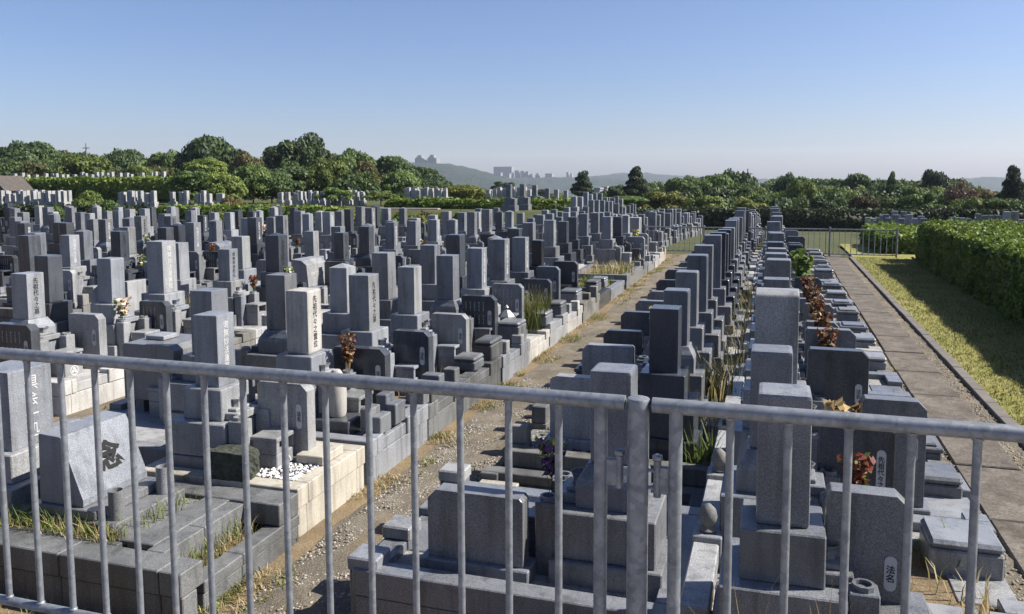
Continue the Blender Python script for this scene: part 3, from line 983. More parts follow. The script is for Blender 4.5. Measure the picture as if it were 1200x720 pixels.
m = MB(); m.prism([(-.23, 0), (.135, 0), (.135, .05), (-.03, .46), (-.215, .47)], 'x' if False else 'y', -.29, .29)
slab = link('slab', m.mesh('slab', None, .006), GREY, g, (0, 0, .152))
t = link('inscription', text_mesh('念', .21, True, BLACK_INK, .035), None, slab)
ang = math.atan2(.165, .41)
t.location = (.06 - .008, .02, .25); t.rotation_euler = (0, -ang, 0)
t.location = (.135 - .165 * .5 + .0022, .03, .05 + .41 * .5)
for (x_, y_, dz) in ((.35, -.23, .087), (.33, .23, .087)):
    m = MB(); m.lathe([(.05, 0), (.05, .19), (.042, .19), (.04, .14)], 18)
    # hollow mouth
    m.lathe([(.038, .142), (.0385, .143)], 18, mi=0)
    link('flower_vase', m.mesh('flower_vase', None, 0, True), MID, g, (x_, y_, dz))
tablet_dummy = None

# pale stone cut by the left edge of the picture
gravestone(-5.3, 4.5, 0, .36, 1.24, GREY, 'squat pale gravestone with white lettering behind the slanted stone, at the left edge', 0, 0, .68, None, False, False, ('倶会一処', WHITE_INK, .12), False, z0=.1)
# broad stone block on feet
g = thing('stone_altar', (-5.72, 6.62, .3), 0, 'broad grey stone block with cut corner standing on short feet left of the whiskered inscription', 'stone altar')
m = MB(); m.prism([(-.3, 0), (.3, 0), (.3, .5), (.25, .55), (-.28, .55), (-.3, .53)], 'y', -.28, .3)
link('block', m.mesh('block', None, .008), MID, g, (0, 0, .17))
m = MB(); m.box(-.1, .12, -.1, .12, 0, .04, .005); link('top_slab', m.mesh('top_slab'), GREY, g, (-.1, .02, .724))
for sx in (-1, 1):
    m = MB(); m.box(-.05, .05, -.2, .2, 0, .168, .005); link('foot', m.mesh('foot'), MID, g, (sx * .2, 0, 0))

# mossy rock, urn, small lanterns
def rock(name, loc, sx, sy, sz, mat, label, cat, seed, parent=None):
    bm = bmesh.new(); bmesh.ops.create_cube(bm, size=1)
    bmesh.ops.subdivide_edges(bm, edges=bm.edges, cuts=7, use_grid_fill=True)
    r = random.Random(seed)
    from mathutils import noise as mn
    for v in bm.verts:
        d = Vector(v.co); n = d.normalized()
        v.co = d * .86 + n * .09
        k = mn.noise(v.co * 3.1 + Vector((seed, 0, 0))) * .07 + mn.noise(v.co * 9 + Vector((0, seed, 0))) * .035
        v.co += n * k
        v.co.x *= sx; v.co.y *= sy; v.co.z = (v.co.z + .5) * sz
    me = bpy.data.meshes.new(name); bm.to_mesh(me); bm.free()
    me.materials.append(mat)
    o = link(name, me, mat, None, loc)
    return tag(o, label, cat)
M_MOSS = ground_mat('mossy_rock', [(.3, (.02, .024, .02)), (.5, (.05, .056, .045)), (.7, (.1, .11, .08))], 5, 26, .8, .03)
rock('mossy_stone', (-3.84, 5.09, .36), .34, .2, .22, M_MOSS, 'rough dark mossy stone block on white pebbles before the whiskered gravestone', 'stone', 4)
g = thing('stone_urn', (-3.72, 6.42, .31), 0, 'pale rounded marble urn on a dark slab beside a broad name tablet', 'urn')
m = MB(); m.box(-.2, .2, -.16, .16, 0, .16, .008); link('plinth', m.mesh('plinth'), DARK, g)
m = MB(); m.lathe([(.075, 0), (.085, .03), (.09, .2), (.085, .3), (.06, .38), (.035, .42), (.0, .425)], 20); link('body', m.mesh('body', None, 0, True), PALE, g, (0, 0, .163))
for i, (x_, y_) in enumerate(((-3.78, 10.75), (-3.62, 11.05))):
    g = thing('stone_lantern', (x_, y_, .3), 0, ('nearer' if i == 0 else 'farther') + ' of two little stone lanterns before the reed clump', 'stone lantern', 'pair of little stone lanterns')
    m = MB(); m.lathe([(.1, 0), (.1, .05), (.06, .06), (.055, .2), (.075, .22), (.08, .32)], 6); link('post', m.mesh('post'), MID, g)
    m = MB(); m.lathe([(.13, .322), (.12, .34), (.05, .42), (.02, .43), (.035, .46), (.0, .5)], 6); link('roof', m.mesh('roof'), MID, g)
# family posts on the front kerb of the second plot left of the gravel path
for i, (y_, hh) in enumerate(((6.42, .22), (6.72, .27))):
    g = thing('gate_pillar', (-3.33, y_, .365), 0, ('nearer' if i == 0 else 'farther') + ' grey stone pillar of the pair on the kerb beyond the cream plot', 'stone pillar', 'pair of kerb pillars')
    m = MB(); m.box(-.11, -.002, -.09, .09, 0, hh, .008); link('tall_block', m.mesh('tall_block'), MID, g)
    m = MB(); m.box(.002, .1, -.11, .1, 0, hh * .72, .008); link('low_block', m.mesh('low_block'), MID, g)
# step block and pebbles on the cream plot
def pebbles(name, x0, x1, y0, y1, z, n, mats, r0, label, avoid=None):
    ico = [(0, 0, 1), (1, 0, 0), (0, 1, 0), (-1, 0, 0), (0, -1, 0), (.0, 0, -.3)]
    fs = np.array([(0, 1, 2), (0, 2, 3), (0, 3, 4), (0, 4, 1)])
    base = np.array([(math.cos(a) * c, math.sin(a) * c, s_) for s_, c in ((0, 1), (.7, .7)) for a in np.linspace(0, 2 * PI, 7)[:-1]] + [(0, 0, 1)])
    F = [(k, (k + 1) % 6, 6 + (k + 1) % 6, 6 + k) for k in range(6)] + [(6 + k, 6 + (k + 1) % 6, 12, 12) for k in range(6)]
    P = np.stack([nrs.uniform(x0, x1, n), nrs.uniform(y0, y1, n), np.full(n, z)], 1)
    if avoid:
        for (a, b, c, d) in avoid: P = P[~((P[:, 0] > a) & (P[:, 0] < b) & (P[:, 1] > c) & (P[:, 1] < d))]
    n = len(P)
    S = r0 * nrs.uniform(.6, 1.3, (n, 1, 1)) * np.stack([nrs.uniform(.8, 1.3, n), nrs.uniform(.7, 1.1, n), nrs.uniform(.45, .75, n)], 1)[:, None, :]
    V = (P[:, None, :] + base[None] * S).reshape(-1, 3)
    me = bpy.data.meshes.new(name)
    fl = []; mi = []
    pick = nrs.randint(0, len(mats), n)
    for i in range(n):
        b = i * 13
        for f in F:
            fl.append(tuple(b + k for k in (f if f[2] != f[3] else f[:3]))); mi.append(pick[i])
    me.from_pydata(V.tolist(), [], fl)
    for m_ in mats: me.materials.append(m_)
    me.polygons.foreach_set('material_index', mi); me.polygons.foreach_set('use_smooth', [True] * len(fl))
    return tag(link(name, me), label, 'pebbles', None, 'stuff')
P_W = plain('white_pebble', (.66, .65, .62), .6); P_K = plain('black_pebble', (.03, .03, .033), .4); P_G = plain('grey_pebble', (.25, .25, .25), .6)
pebbles('pebbles', -4.1, -3.5, 5.12, 5.9, .31, 1500, [P_W, P_W, P_K, P_W, P_G], .014, 'white and black pebbles on the cream stone plot', [(-3.72, -3.52, 5.35, 5.7)])
pebbles('pebbles', -3.72, -3.34, 5.13, 5.46, .375, 420, [P_W, P_W, P_K, P_W, P_G], .013, 'white and black pebbles scattered on the cream slabs before the incense burner')
pebbles('pebbles', -2.05, -.55, 6.5, 7.4, .275, 1500, [P_K, P_K, P_G], .016, 'black pebbles in the weathered kerb right of the gravel path', [(-1.35, -.5, 6.5, 7.4)])
pebbles('pebbles', XF + .2, -2.3, 3.0, 10, .022, 7000, [plain('tan_stone', (.2, .175, .14), .9), plain('grey_stone', (.14, .13, .115), .9), plain('pale_stone', (.32, .29, .25), .9)], .009, 'loose gravel on the path')
pebbles('pebbles', 1.4, 1.6, 3.0, 14, .012, 1600, [plain('tan_stone', (.27, .22, .15), .9), plain('grey_stone', (.16, .15, .135), .9)], .011, 'loose gravel along the left edge of the slab path')
pebbles('pebbles', 2.12, 2.32, 5.0, 16, .014, 1500, [plain('tan_stone', (.27, .22, .15), .9), plain('grey_stone', (.16, .15, .135), .9)], .011, 'loose gravel between slabs and lawn kerb')
m = MB(); m.box(-.12, .12, -.16, .16, 0, .07, .006)
tag(link('step_block', m.mesh('step_block'), CREAM, None, (-3.42, 5.62, .375)), 'small cream step block on the cream kerb edge', 'stone block')

# plain low kerb plot between the two nearest graves right of the gravel path
plot(-2.25, -.42, 5.52, 6.33, ROUGHK, M_DIRT, 'weathered pale kerb of an empty plot right of the gravel path', .2, gate=True, posts=False, front_mat=CREAM, zf=.1)
# empty plots left of the gravel path
vac = [(15.5, 16.9, DARK, M_DIRT, .3, 'dark low kerb of the empty plot with boxes, left of the gravel path'), (16.95, 18.6, GREY, M_DIRT, .26, 'grey low kerb of the weedy empty plot left of the gravel path'), (18.9, 21.0, MID, M_DIRT, .34, 'long grey kerb round tall grass left of the gravel path')]
for (a, b, km, fm, hh, lb) in vac:
    plot(XF, -4.6, a, b, km, fm, lb, hh, gate=False, posts=False, zf=hh - .07)
    weed_spots.append((-4.5, -3.4, a + .15, b - .15, hh - .07))
for i, (y_, sx, sy, sz) in enumerate(((9.6, .13, .22, .24), (10.7, .17, .19, .27), (8.95, .15, .15, .15), (12.1, .14, .2, .2), (13.0, .12, .18, .22), (14.2, .17, .2, .26), (15.9, .13, .2, .22), (16.6, .14, .16, .2))):
    stone_box(-3.26 - 2 * sx, -3.26, y_ - sy, y_ + sy, .362, .362 + sz, MID if i % 2 else WEATH, '%s stone box from the railing on the kerb left of the gravel path' % ORD[i + 1], False)
for i, y_ in enumerate((7.35, 7.75)):
    m = MB(); m.box(-.1, .1, -.07, .07, 0, .17 + .04 * i, .008)
    tag(link('stone_block', m.mesh('stone_block'), MID, None, (-3.35, y_, .366)), ('nearer' if i == 0 else 'farther') + ' small grey stone block on the dark kerb left of the path', 'stone block', 'small stone blocks on the kerb')

# posts at the near left corner of the plot right of the gravel path
for i, (x_, y_, hh) in enumerate(((-2.2, 4.12, .44), (-2.18, 4.52, .46), (-2.18, 5.42, .5))):
    g = thing('kerb_post', (x_, y_, 0), 0, '%s capped kerb post from the railing at the right edge of the gravel path' % ORD[i + 1], 'stone post', 'capped stone posts along the gravel path')
    m = MB(); m.box(-.085, .085, -.085, .085, 0, hh - .085, .006); link('post', m.mesh('post'), MID, g)
    m = MB(); m.box(-.095, .095, -.095, .095, hh - .083, hh, .01); link('cap', m.mesh('cap'), GREY, g)
# onion-topped posts on the back wall of the row along the slab path
for i, y_ in enumerate((4.85, 5.9, 7.1)):
    g = thing('finial_post', (-.33, y_, 0), 0, '%s onion-topped stone post from the railing between the two right-hand rows' % ORD[i + 1], 'stone post', 'onion-topped stone posts')
    m = MB(); m.box(-.085, .085, -.09, .09, 0, .5, .006); link('post', m.mesh('post'), GREY, g)
    m = MB(); m.lathe([(.045, .503), (.055, .515), (.035, .535), (.04, .55), (.056, .575), (.058, .6), (.045, .64), (.015, .665), (.0, .67)], 18); link('finial', m.mesh('finial', None, 0, True), ROUGHK, g)
m = MB()
for (a, b) in ((4.0, 4.75), (4.95, 5.8), (6.0, 7.0), (7.2, 9.0)): m.box(-.41, -.26, a, b, .35, .47, .008)
for (a, b) in ((9.05, 12), (12.02, 16), (16.02, 20), (20.02, 27)): m.box(-.41, -.36, a, b, 0, .3, .006)
tag(link('back_coping', m.mesh('back_coping'), GREY), 'pale coping stones along the back wall between the two right-hand rows', 'coping wall')
# foreground: light slab corner, flagstone at lower right
m = MB(); m.box(.95, 1.36, 4.35, 4.5, .02, .31, .006); m.box(1.2, 1.38, 3.62, 4.34, .02, .3, .006); m.box(.98, 1.19, 3.6, 4.2, .02, .285, .006)
tag(link('kerb_slabs', m.mesh('kerb_slabs'), CREAM), 'cream kerb slabs with dry grass at the lower right corner by the slab path', 'kerb slabs')
poly = [(.45, 3.5), (.98, 3.55), (.9, 3.95), (.6, 4.05), (.42, 3.85)]
m = MB(); m.prism(poly, 'z', .24, .3); tag(link('flagstone', m.mesh('flagstone', None, .01), M_FLAG), 'irregular dark flagstone lying in dry grass before the nearest right-hand grave', 'flagstone')

# ------------------------------------------------------------------ railings
def bar_mesh(h, rb, rr, seg):
    m = MB(); m.tube((0, 0, .0), (0, 0, h), rb, None, 10 if seg > 10 else 6)
    if seg > 10:    # weld beads where the bar meets the rails
        m.lathe([(rb, h - rr - .006), (rb + .0035, h - rr - .002), (rb + .004, h - rr + .004), (rb, h - rr + .006)], 10)
        m.lathe([(rb, rr * .8 - .004), (rb + .004, rr * .8), (rb + .003, rr * .8 + .004), (rb, rr * .8 + .007)], 10)
    return m.mesh('bar', None, 0, True)


def rail_panel(name, xa, xb, y, ztop, zbot, label, bars, group=None, z_at=None, rr=.0215, rb=.0112, ends=True, seg=14, share=None):
    g = thing(name, ((xa + xb) / 2, y, zbot), 0, label, 'railing', group)
    cx = (xa + xb) / 2
    h = ztop - zbot - rr
    m = MB(); m.tube((xa - cx, 0, h), (xb - cx, 0, h), rr, None, seg)
    link('top_rail', m.mesh('top_rail', None, 0, True), GALV, g)
    m = MB(); m.tube((xa - cx + (.06 if ends else 0), 0, 0), (xb - cx - (.06 if ends else 0), 0, 0), rr * .8, None, seg)
    link('bottom_rail', m.mesh('bottom_rail', None, 0, True), GALV, g)
    me = cached(('bar', round(h, 3), rb, seg), lambda: bar_mesh(h, rb, rr, seg))
    for x in bars: link('bar', me, GALV, g, (x - cx, 0, 0))
    return g, h


RY = 2.27
barsL = [-.585 - .1545 * k for k in range(17)]
g, h = rail_panel('gate_railing', -3.2, -.39, RY, 1.985, 1.0, 'left leaf of the galvanised tube railing across the foreground', barsL, 'galvanised foreground railing')
cx = (-3.2 - .39) / 2
m = MB(); m.tube((-.46 - cx, 0, -.05), (-.46 - cx, 0, h), .0195, None, 14); link('end_bar', m.mesh('end_bar', None, 0, True), GALV, g)
m = MB(); m.box(-.446 - cx, -.395 - cx, -.007, .007, h - .245, h - .165, .003); m.tube((-.405 - cx, 0, h - .25), (-.405 - cx, 0, h - .155), .011, None, 10); m.lathe([(.015, h - .152), (.015, h - .14), (.008, h - .136)], 8, -.405 - cx, 0)
link('hinge', m.mesh('hinge'), GALV, g)
m = MB(); m.lathe([(.0, -.003), (.026, -.003), (.026, .004), (.0, .006)], 14)
barsR = [-.1 + .1505 * k for k in range(10)]
g, h = rail_panel('gate_railing', -.313, 1.4, RY, 1.985, 1.0, 'right leaf of the galvanised tube railing across the foreground', barsR, 'galvanised foreground railing')
cx = (-.313 + 1.4) / 2
m = MB(); m.tube((-.247 - cx, 0, -.05), (-.247 - cx, 0, h), .0195, None, 14); link('end_bar', m.mesh('end_bar', None, 0, True), GALV, g)
m = MB(); m.box(-.3 - cx, -.262 - cx, -.007, .007, h - .255, h - .175, .003); m.tube((-.297 - cx, 0, h - .265), (-.297 - cx, 0, h - .16), .011, None, 10); m.lathe([(.015, h - .157), (.015, h - .146), (.008, h - .142)], 8, -.297 - cx, 0)
m.tube((-.33 - cx, 0, h - .19), (-.297 - cx, 0, h - .19), .006, None, 6); m.tube((-.33 - cx, 0, h - .24), (-.297 - cx, 0, h - .24), .006, None, 6)
link('hinge', m.mesh('hinge'), GALV, g)
g = thing('railing_post', (-.352, RY, .9), 0, 'thick galvanised post with domed cap between the two railing leaves', 'railing post')
m = MB(); m.tube((0, 0, -.1), (0, 0, 1.065), .0302, None, 22); link('tube', m.mesh('tube', None, 0, True), GALV, g)
m = MB(); m.lathe([(.0325, 1.055), (.0325, 1.074), (.030, 1.08), (.02, 1.0835), (.0, 1.085)], 22); link('cap', m.mesh('cap', None, 0, True), GALV, g)

# far railing
k = 0; x = 3.75
GN2 = 'grey tube railing panels at the far end of the paths'
while x > -40:
    xa = x - 2.0
    k += 1
    nb = [xa + .12 + .176 * i for i in range(11)]
    rail_panel('far_railing', xa + .03, x - .03, 28.5, .93, .1, 'grey railing panel behind the graves, %s from the right end' % (ORD[k] if k <= 20 else 'next to last' if k == 21 else 'last'), nb, GN2, rr=.022, rb=.012, ends=False, seg=8)
    g = thing('far_railing_post', (x, 28.5, 0), 0, 'grey post of the far railing, %s from its right end' % (ORD[k] if k <= 20 else 'next to last' if k == 21 else 'last'), 'railing post', 'posts of the far railing')
    link('tube', cached('fpost', lambda: MB().tube((0, 0, -.1), (0, 0, .97), .03, None, 10).mesh('tube', None, 0, True)), GALV, g)
    link('cap', cached('fcap', lambda: MB().lathe([(.033, .965), (.033, .98), (.0, .99)], 10).mesh('cap', None, 0, True)), GALV, g)
    x = xa

# ------------------------------------------------------------------ hedges
def hedge(name, x0, x1, y0, y1, ztop, dens, size, mat, label, zb=None, wob=.06, group=None, rough_top=.1):
    zb = zb if zb is not None else (lambda x, y: gz(x, y))
    from mathutils import noise as mn
    z0 = min(zb(x0, y0), zb(x1, y1), zb((x0 + x1) / 2, (y0 + y1) / 2)) - .1
    Lx, Ly, Lz = x1 - x0, y1 - y0, ztop - z0
    parts = []
    def face(n, fn):
        P, N = fn(nrs.uniform(0, 1, n), nrs.uniform(0, 1, n)); parts.append((P, N))
    one = np.ones
    face(int(Lx * Ly * dens), lambda u, v: (np.stack([x0 + u * Lx, y0 + v * Ly, ztop + 0 * u], 1), np.stack([0 * u, 0 * u, 1 + 0 * u], 1)))
    face(int(Lx * Lz * dens), lambda u, v: (np.stack([x0 + u * Lx, y0 + 0 * u, z0 + v * Lz], 1), np.stack([0 * u, -1 + 0 * u, .3 + 0 * u], 1)))
    face(int(Ly * Lz * dens), lambda u, v: (np.stack([x0 + 0 * u, y0 + u * Ly, z0 + v * Lz], 1), np.stack([-1 + 0 * u, 0 * u, .3 + 0 * u], 1)))
    face(int(Ly * Lz * dens * .6), lambda u, v: (np.stack([x1 + 0 * u, y0 + u * Ly, z0 + v * Lz], 1), np.stack([1 + 0 * u, 0 * u, .3 + 0 * u], 1)))
    face(int(Lx * Lz * dens * .4), lambda u, v: (np.stack([x0 + u * Lx, y1 + 0 * u, z0 + v * Lz], 1), np.stack([0 * u, 1 + 0 * u, .3 + 0 * u], 1)))
    P = np.concatenate([p for p, _ in parts]); N = np.concatenate([n for _, n in parts])
    w = np.array([mn.noise(Vector(p) * 1.3) for p in P]) * wob + np.array([mn.noise(Vector(p) * 4.5) for p in P]) * wob * .6
    P = P + N * (w + nrs.normal(size=len(P)) * size * .45 - .02)[:, None]
    # round the shoulders
    ex = np.minimum(np.clip((P[:, 2] - (ztop - .22)) / .22, 0, 1), 1)
    cxm, cym = (x0 + x1) / 2, (y0 + y1) / 2
    P[:, 0] = cxm + (P[:, 0] - cxm) * (1 - ex ** 2 * min(.12, .14 / Lx)); P[:, 1] = cym + (P[:, 1] - cym) * (1 - ex ** 2 * min(.06, .12 / Ly))
    # stray shoots
    ns = int(Lx * Ly * dens * .04)
    S = np.stack([nrs.uniform(x0 + .1, x1 - .1, ns), nrs.uniform(y0 + .1, y1 - .1, ns), ztop + np.abs(nrs.normal(size=ns)) * rough_top], 1)
    P = np.concatenate([P, S]); N = np.concatenate([N, nrs.normal(size=(ns, 3))])
    V, Q = leaf_quads(P, N, size, .65, 1.5)
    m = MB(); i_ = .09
    m.box(x0 + i_, x1 - i_, y0 + i_, y1 - i_, z0, ztop - i_ - .02)  # dark filler block, its colour stands in for shade between the leaves
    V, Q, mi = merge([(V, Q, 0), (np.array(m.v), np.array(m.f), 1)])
    return tag(link(name, np_mesh('hedge', V, Q, [mat, L_HEDGED], mi)), label, 'hedge', group)


hedge('hedge', 4.1, 6.6, 8.5, 26.6, 1.24, 1750, .056, L_HEDGE, 'broad bright green clipped hedge along the right side of the lawn', lambda x, y: 0, .12, None, .09)
hedge('hedge', 4.35, 6.4, 26.9, 28.3, 1.1, 800, .08, L_HEDGE, 'rounded bush end of hedge beside the far railing', lambda x, y: 0, .16, None, .12)
hedge('hedge', 3.4, 5.7, 30.0, 36, .62, 420, .11, L_HEDGE, 'bright green hedge behind the far railing at the right', None, .12)
hedge('hedge', -17, -7.2, 55.5, 57, .36, 130, .2, L_HEDGED, 'dark hedge closing the far graves, left piece', None, .08)
hedge('hedge', -6.2, 8.6, 55.5, 57, .42, 130, .2, L_HEDGED, 'long dark hedge closing the far graves, middle piece behind the slab path', None, .08)
hedge('hedge', 9.2, 40, 55.5, 57, .45, 110, .2, L_HEDGED, 'long dark hedge closing the far graves, right piece under the tree line', None, .08)
hedge('hedge', -45, -33, 36, 37.3, 1.05, 200, .16, L_HEDGED, 'dark clipped hedge under the terrace graves at the left edge', None, .1)
hedge('hedge', -31.5, -20.5, 36, 37.3, 1.1, 220, .16, L_HEDGE, 'green clipped hedge under the terrace graves behind the railing', None, .14)
hedge('hedge', -64, -40.5, 49.5, 50.8, 2.62, 150, .2, L_HEDGE, 'long upper clipped hedge below the topmost terrace graves', None, .14)
hedge('hedge', -21, -9.5, 42.2, 43.2, .92 + .45, 180, .16, L_HEDGE, 'low hedge under the white terrace graves left of centre', None, .1)
m = MB(); m.box(-22.0, -17.4, 41.2, 41.6, -.4, 1.0, .03)
tag(link('retaining_wall', m.mesh('retaining_wall'), M_WALLC), 'brown concrete retaining wall piece behind the far railing left of centre', 'wall')

# ------------------------------------------------------------------ graves beyond the railing
def mini_mesh(kind, w=.26, hs=.62, hb=.62):
    def mk():
        m = MB()
        m.box(-w / 2 - .2, w / 2 + .28, -w / 2 - .2, w / 2 + .2, 0, hb * .45, .01)
        m.box(-w / 2 - .08, w / 2 + .08, -w / 2 - .08, w / 2 + .08, hb * .45, hb, .01)
        m.box(w / 2 + .1, w / 2 + .24, -.22, .22, hb * .45, hb * .95, .01)
        return m.mesh('pedestal')
    b = cached(('mini', w, hb), mk)
    s = cached(('minis', w, hs), lambda: MB().box(-w / 2, w / 2, -w / 2, w / 2, 0, hs, .012).mesh('shaft'))
    return s, b
far = []
LITE = granite('light_far_granite', (.36, .362, .365), .5)
def farrow(xs, y0, y1, pitch, face, mat=None, s=1.0):
    y_ = y0
    while y_ < y1:
        far.append((xs + rnd.uniform(-.06, .06), y_, 0 if face > 0 else PI, mat, s)); y_ += pitch * rnd.uniform(.9, 1.12)
for xs, f_ in ((.05, 1), (-.88, -1), (-4.22, 1), (-5.1, -1), (-8.45, 1), (-9.3, -1), (-12.7, 1)):
    farrow(xs, 30.2, 52, 1.25 if xs > -10 else 2.2, f_)
for xs, f_ in ((5.3, 1), (6.2, -1), (9.6, 1), (10.5, -1), (14.0, 1), (14.9, -1), (18.3, 1), (19.2, -1)):
    farrow(xs, 39, 52.5, 1.3, f_)
# terraces left
def farline(pxa, pxb, y, n, mat, s=1.0, slope=0):
    for i in range(n):
        p = pxa + (pxb - pxa) * (i + rnd.uniform(-.25, .25)) / max(1, n - 1)
        far.append((xat(p, y, 230), y + rnd.uniform(-.2, .2) + slope * i, 0, mat, s))
for yy in (39.8, 41.6, 43.4, 45.2): farline(2, 78, yy, 11, LITE, .95)
for yy in (40.5, 43.5): farline(142, 182, yy, 6, LITE, .95)
farline(205, 262, 41, 8, LITE, .95)
for yy in (46, 48, 50): farline(330, 425, yy, 13, LITE, .85)
for yy in (52, 54): farline(478, 523, yy, 9, LITE, 1.0)
for yy in (53.8, 55): farline(574, 620, yy, 9, LITE, 1.0)
farline(20, 190, 53.2, 26, LITE, 1.0)
n_near = sum(1 for o in COL.objects if o.name.split('.')[0] == 'gravestone')
far.sort(key=lambda t: t[0] ** 2 + t[1] ** 2)
budget = max(0, 296 - n_near)
mbs = {}
for i, (x, y, rz, mat, s) in enumerate(far):
    px, py = pix((x, y, gz(x, y) + 1))
    if px < -10 or px > 1210: continue
    mat = mat or rnd.choice((GREY, MID, MID))
    h_ = rnd.choice((.5, .6, .68))
    sm_, bm_ = mini_mesh('', .26 if mat is not PALE and mat is not LITE else .22, h_, rnd.choice((.55, .7)) if mat is not LITE else .38)
    z = gz(x, y) - .02
    if budget > 0:
        budget -= 1
        pale = mat is LITE
        right = x > 4
        lab = ('small pale gravestone on the terrace left of the far railing' if pale else 'small grey gravestone in the stepped rows beyond the hedge at right' if right else 'small grey gravestone in the rows beyond the far railing')
        g = thing('gravestone', (x, y, z), rz, lab, 'gravestone', 'pale terrace gravestones' if pale else 'stepped gravestones beyond the hedge' if right else 'gravestones beyond the far railing')
        g.scale = (s, s, s)
        hb = max(v.co.z for v in bm_.vertices)
        link('shaft', sm_, mat, g, (0, 0, hb)); link('pedestal', bm_, mat, g)
    else:
        q = mbs.setdefault(mat.name, (MB(), mat))[0]
        a = .13 * s
        q.box(x - a, x + a, y - a, y + a, z + .38 * s, z + (.4 + h_) * s, .01); q.box(x - a * 1.5, x + a * 1.5, y - a * 1.5, y + a * 1.5, z, z + .38 * s, .01)
for nme, (q, mat) in mbs.items():
    tag(link('distant_gravestones', q.mesh('distant_gravestones'), mat), '%s mass of tiny gravestones on the far terraces' % ('pale' if mat is LITE else 'grey' if mat is GREY else 'darker grey'), 'gravestones', None, 'stuff')

# ------------------------------------------------------------------ grass and weeds
def grass(name, spots, mats, label, H, lean, width, cat='grass'):
    parts = []
    for mi, (P, Hs) in enumerate(spots):
        V, Q = blades(P, Hs, lean, width); parts.append((V, Q, mi))
    V, Q, mi = merge(parts)
    return tag(link(name, np_mesh(name, V, Q, mats, mi)), label, cat, None, 'stuff')
def area(x0, x1, y0, y1, z, n): return np.stack([nrs.uniform(x0, x1, n), nrs.uniform(y0, y1, n), np.full(n, z)], 1)
def clumpy(P, sc_=3., thr=.0):
    from mathutils import noise as mn
    k = np.array([mn.noise(Vector((p[0] * sc_, p[1] * sc_, 3.3))) for p in P])
    return P[k > thr]
# plot of the slanted stone
Pg = np.concatenate([area(-4.85, -3.9, 3.93, 4.08, .285, 420), area(-5.0, -4.75, 3.9, 4.9, .285, 160), area(-3.98, -3.84, 4.2, 4.75, .29, 90), area(-3.5, -3.34, 4.0, 4.7, .16, 110)])
Ps = np.concatenate([area(-4.8, -3.9, 3.9, 4.06, .285, 380), area(-3.5, -3.34, 4.0, 4.7, .16, 150)])
grass('weeds', [(Pg, nrs.uniform(.06, .2, len(Pg))), (Ps, nrs.uniform(.05, .15, len(Ps)))], [L_GRASS, L_STRAW], 'green and dry weeds in the plot of the slanted stone', 1, .7, .0035)
# dry grass along both edges of the gravel path, shoulders of the other paths
parts = []
for (x0, x1, n) in ((XF, XF + .34, 17000), (-2.5, -2.27, 3000), (XF + .2, -2.3, 2500)):
    P = area(x0, x1, 2.6, 28, .01, n); P[:, 1] = 2.6 + (P[:, 1] - 2.6) ** 1.25 / 25.4 ** .25; P = clumpy(P, 2.2, -.05 if n > 3000 else .15); parts.append(P)
P = np.concatenate(parts); P2 = clumpy(P, 3.5, .12)
grass('dry_grass', [(P, nrs.uniform(.012, .05, len(P))), (P2, nrs.uniform(.02, .07, len(P2)))], [L_STRAW, L_GRASS], 'short dry grass along the edges of the gravel path', 1, 1.3, .0035)
P = np.concatenate([area(-8, -3.3, 2.5, 3.7, .0, 2200), area(-7.2, -6.5, 3.7, 14, .0, 2000)]); P2 = clumpy(P, 2, .1)
grass('dry_grass', [(P, nrs.uniform(.02, .08, len(P))), (P2, nrs.uniform(.03, .1, len(P2)))], [L_STRAW, L_GRASS], 'short dry grass below the railing and on the next path left', 1, 1.1, .004)
# weeds in the plots
Pg = []; Ps = []
for (x0, x1, y0, y1, z) in weed_spots:
    n = int((x1 - x0) * (y1 - y0) * (130 if y0 < 14 else 60))
    a = clumpy(area(x0, x1, y0, y1, z, n), 2.5, .02); b = clumpy(area(x0, x1, y0, y1, z, n), 2.1, .0); Pg.append(a); Ps.append(b)
Pg = np.concatenate(Pg); Ps = np.concatenate(Ps)
grass('weeds', [(Pg, nrs.uniform(.08, .3, len(Pg))), (Ps, nrs.uniform(.06, .25, len(Ps)))], [L_GRASS, L_STRAW], 'green and straw coloured weeds growing inside the grave plots', 1, .6, .005)
# weeds between the two right-hand rows, and at the lower right corner
Pg = np.concatenate([area(-.62, -.3, 7, 16, .1, 700)]); Ps = np.concatenate([area(-.62, -.3, 7, 18, .1, 900), area(.45, 1.2, 3.65, 4.34, .27, 900)])
grass('weeds', [(Pg, nrs.uniform(.2, .5, len(Pg))), (Ps, np.concatenate([nrs.uniform(.15, .6, 900), nrs.uniform(.03, .12, 900)]))], [L_GRASS, L_STRAW], 'tall weeds between the right-hand rows and dry grass at the corner', 1, .5, .004)
# lawn
P = area(2.47, 4.3, 7.5, 28, .026, 30000); P[:, 1] = 7.5 + (P[:, 1] - 7.5) ** 1.3 / 20.5 ** .3; P = P[nrs.uniform(0, 1, len(P)) < .95]
P2 = clumpy(P, 1.1, .18)[::3]
grass('lawn_grass', [(P, nrs.uniform(.02, .05, len(P))), (P2, nrs.uniform(.02, .05, len(P2)))], [L_LAWN, L_STRAW], 'short mown yellow-green lawn grass', 1, .9, .006)

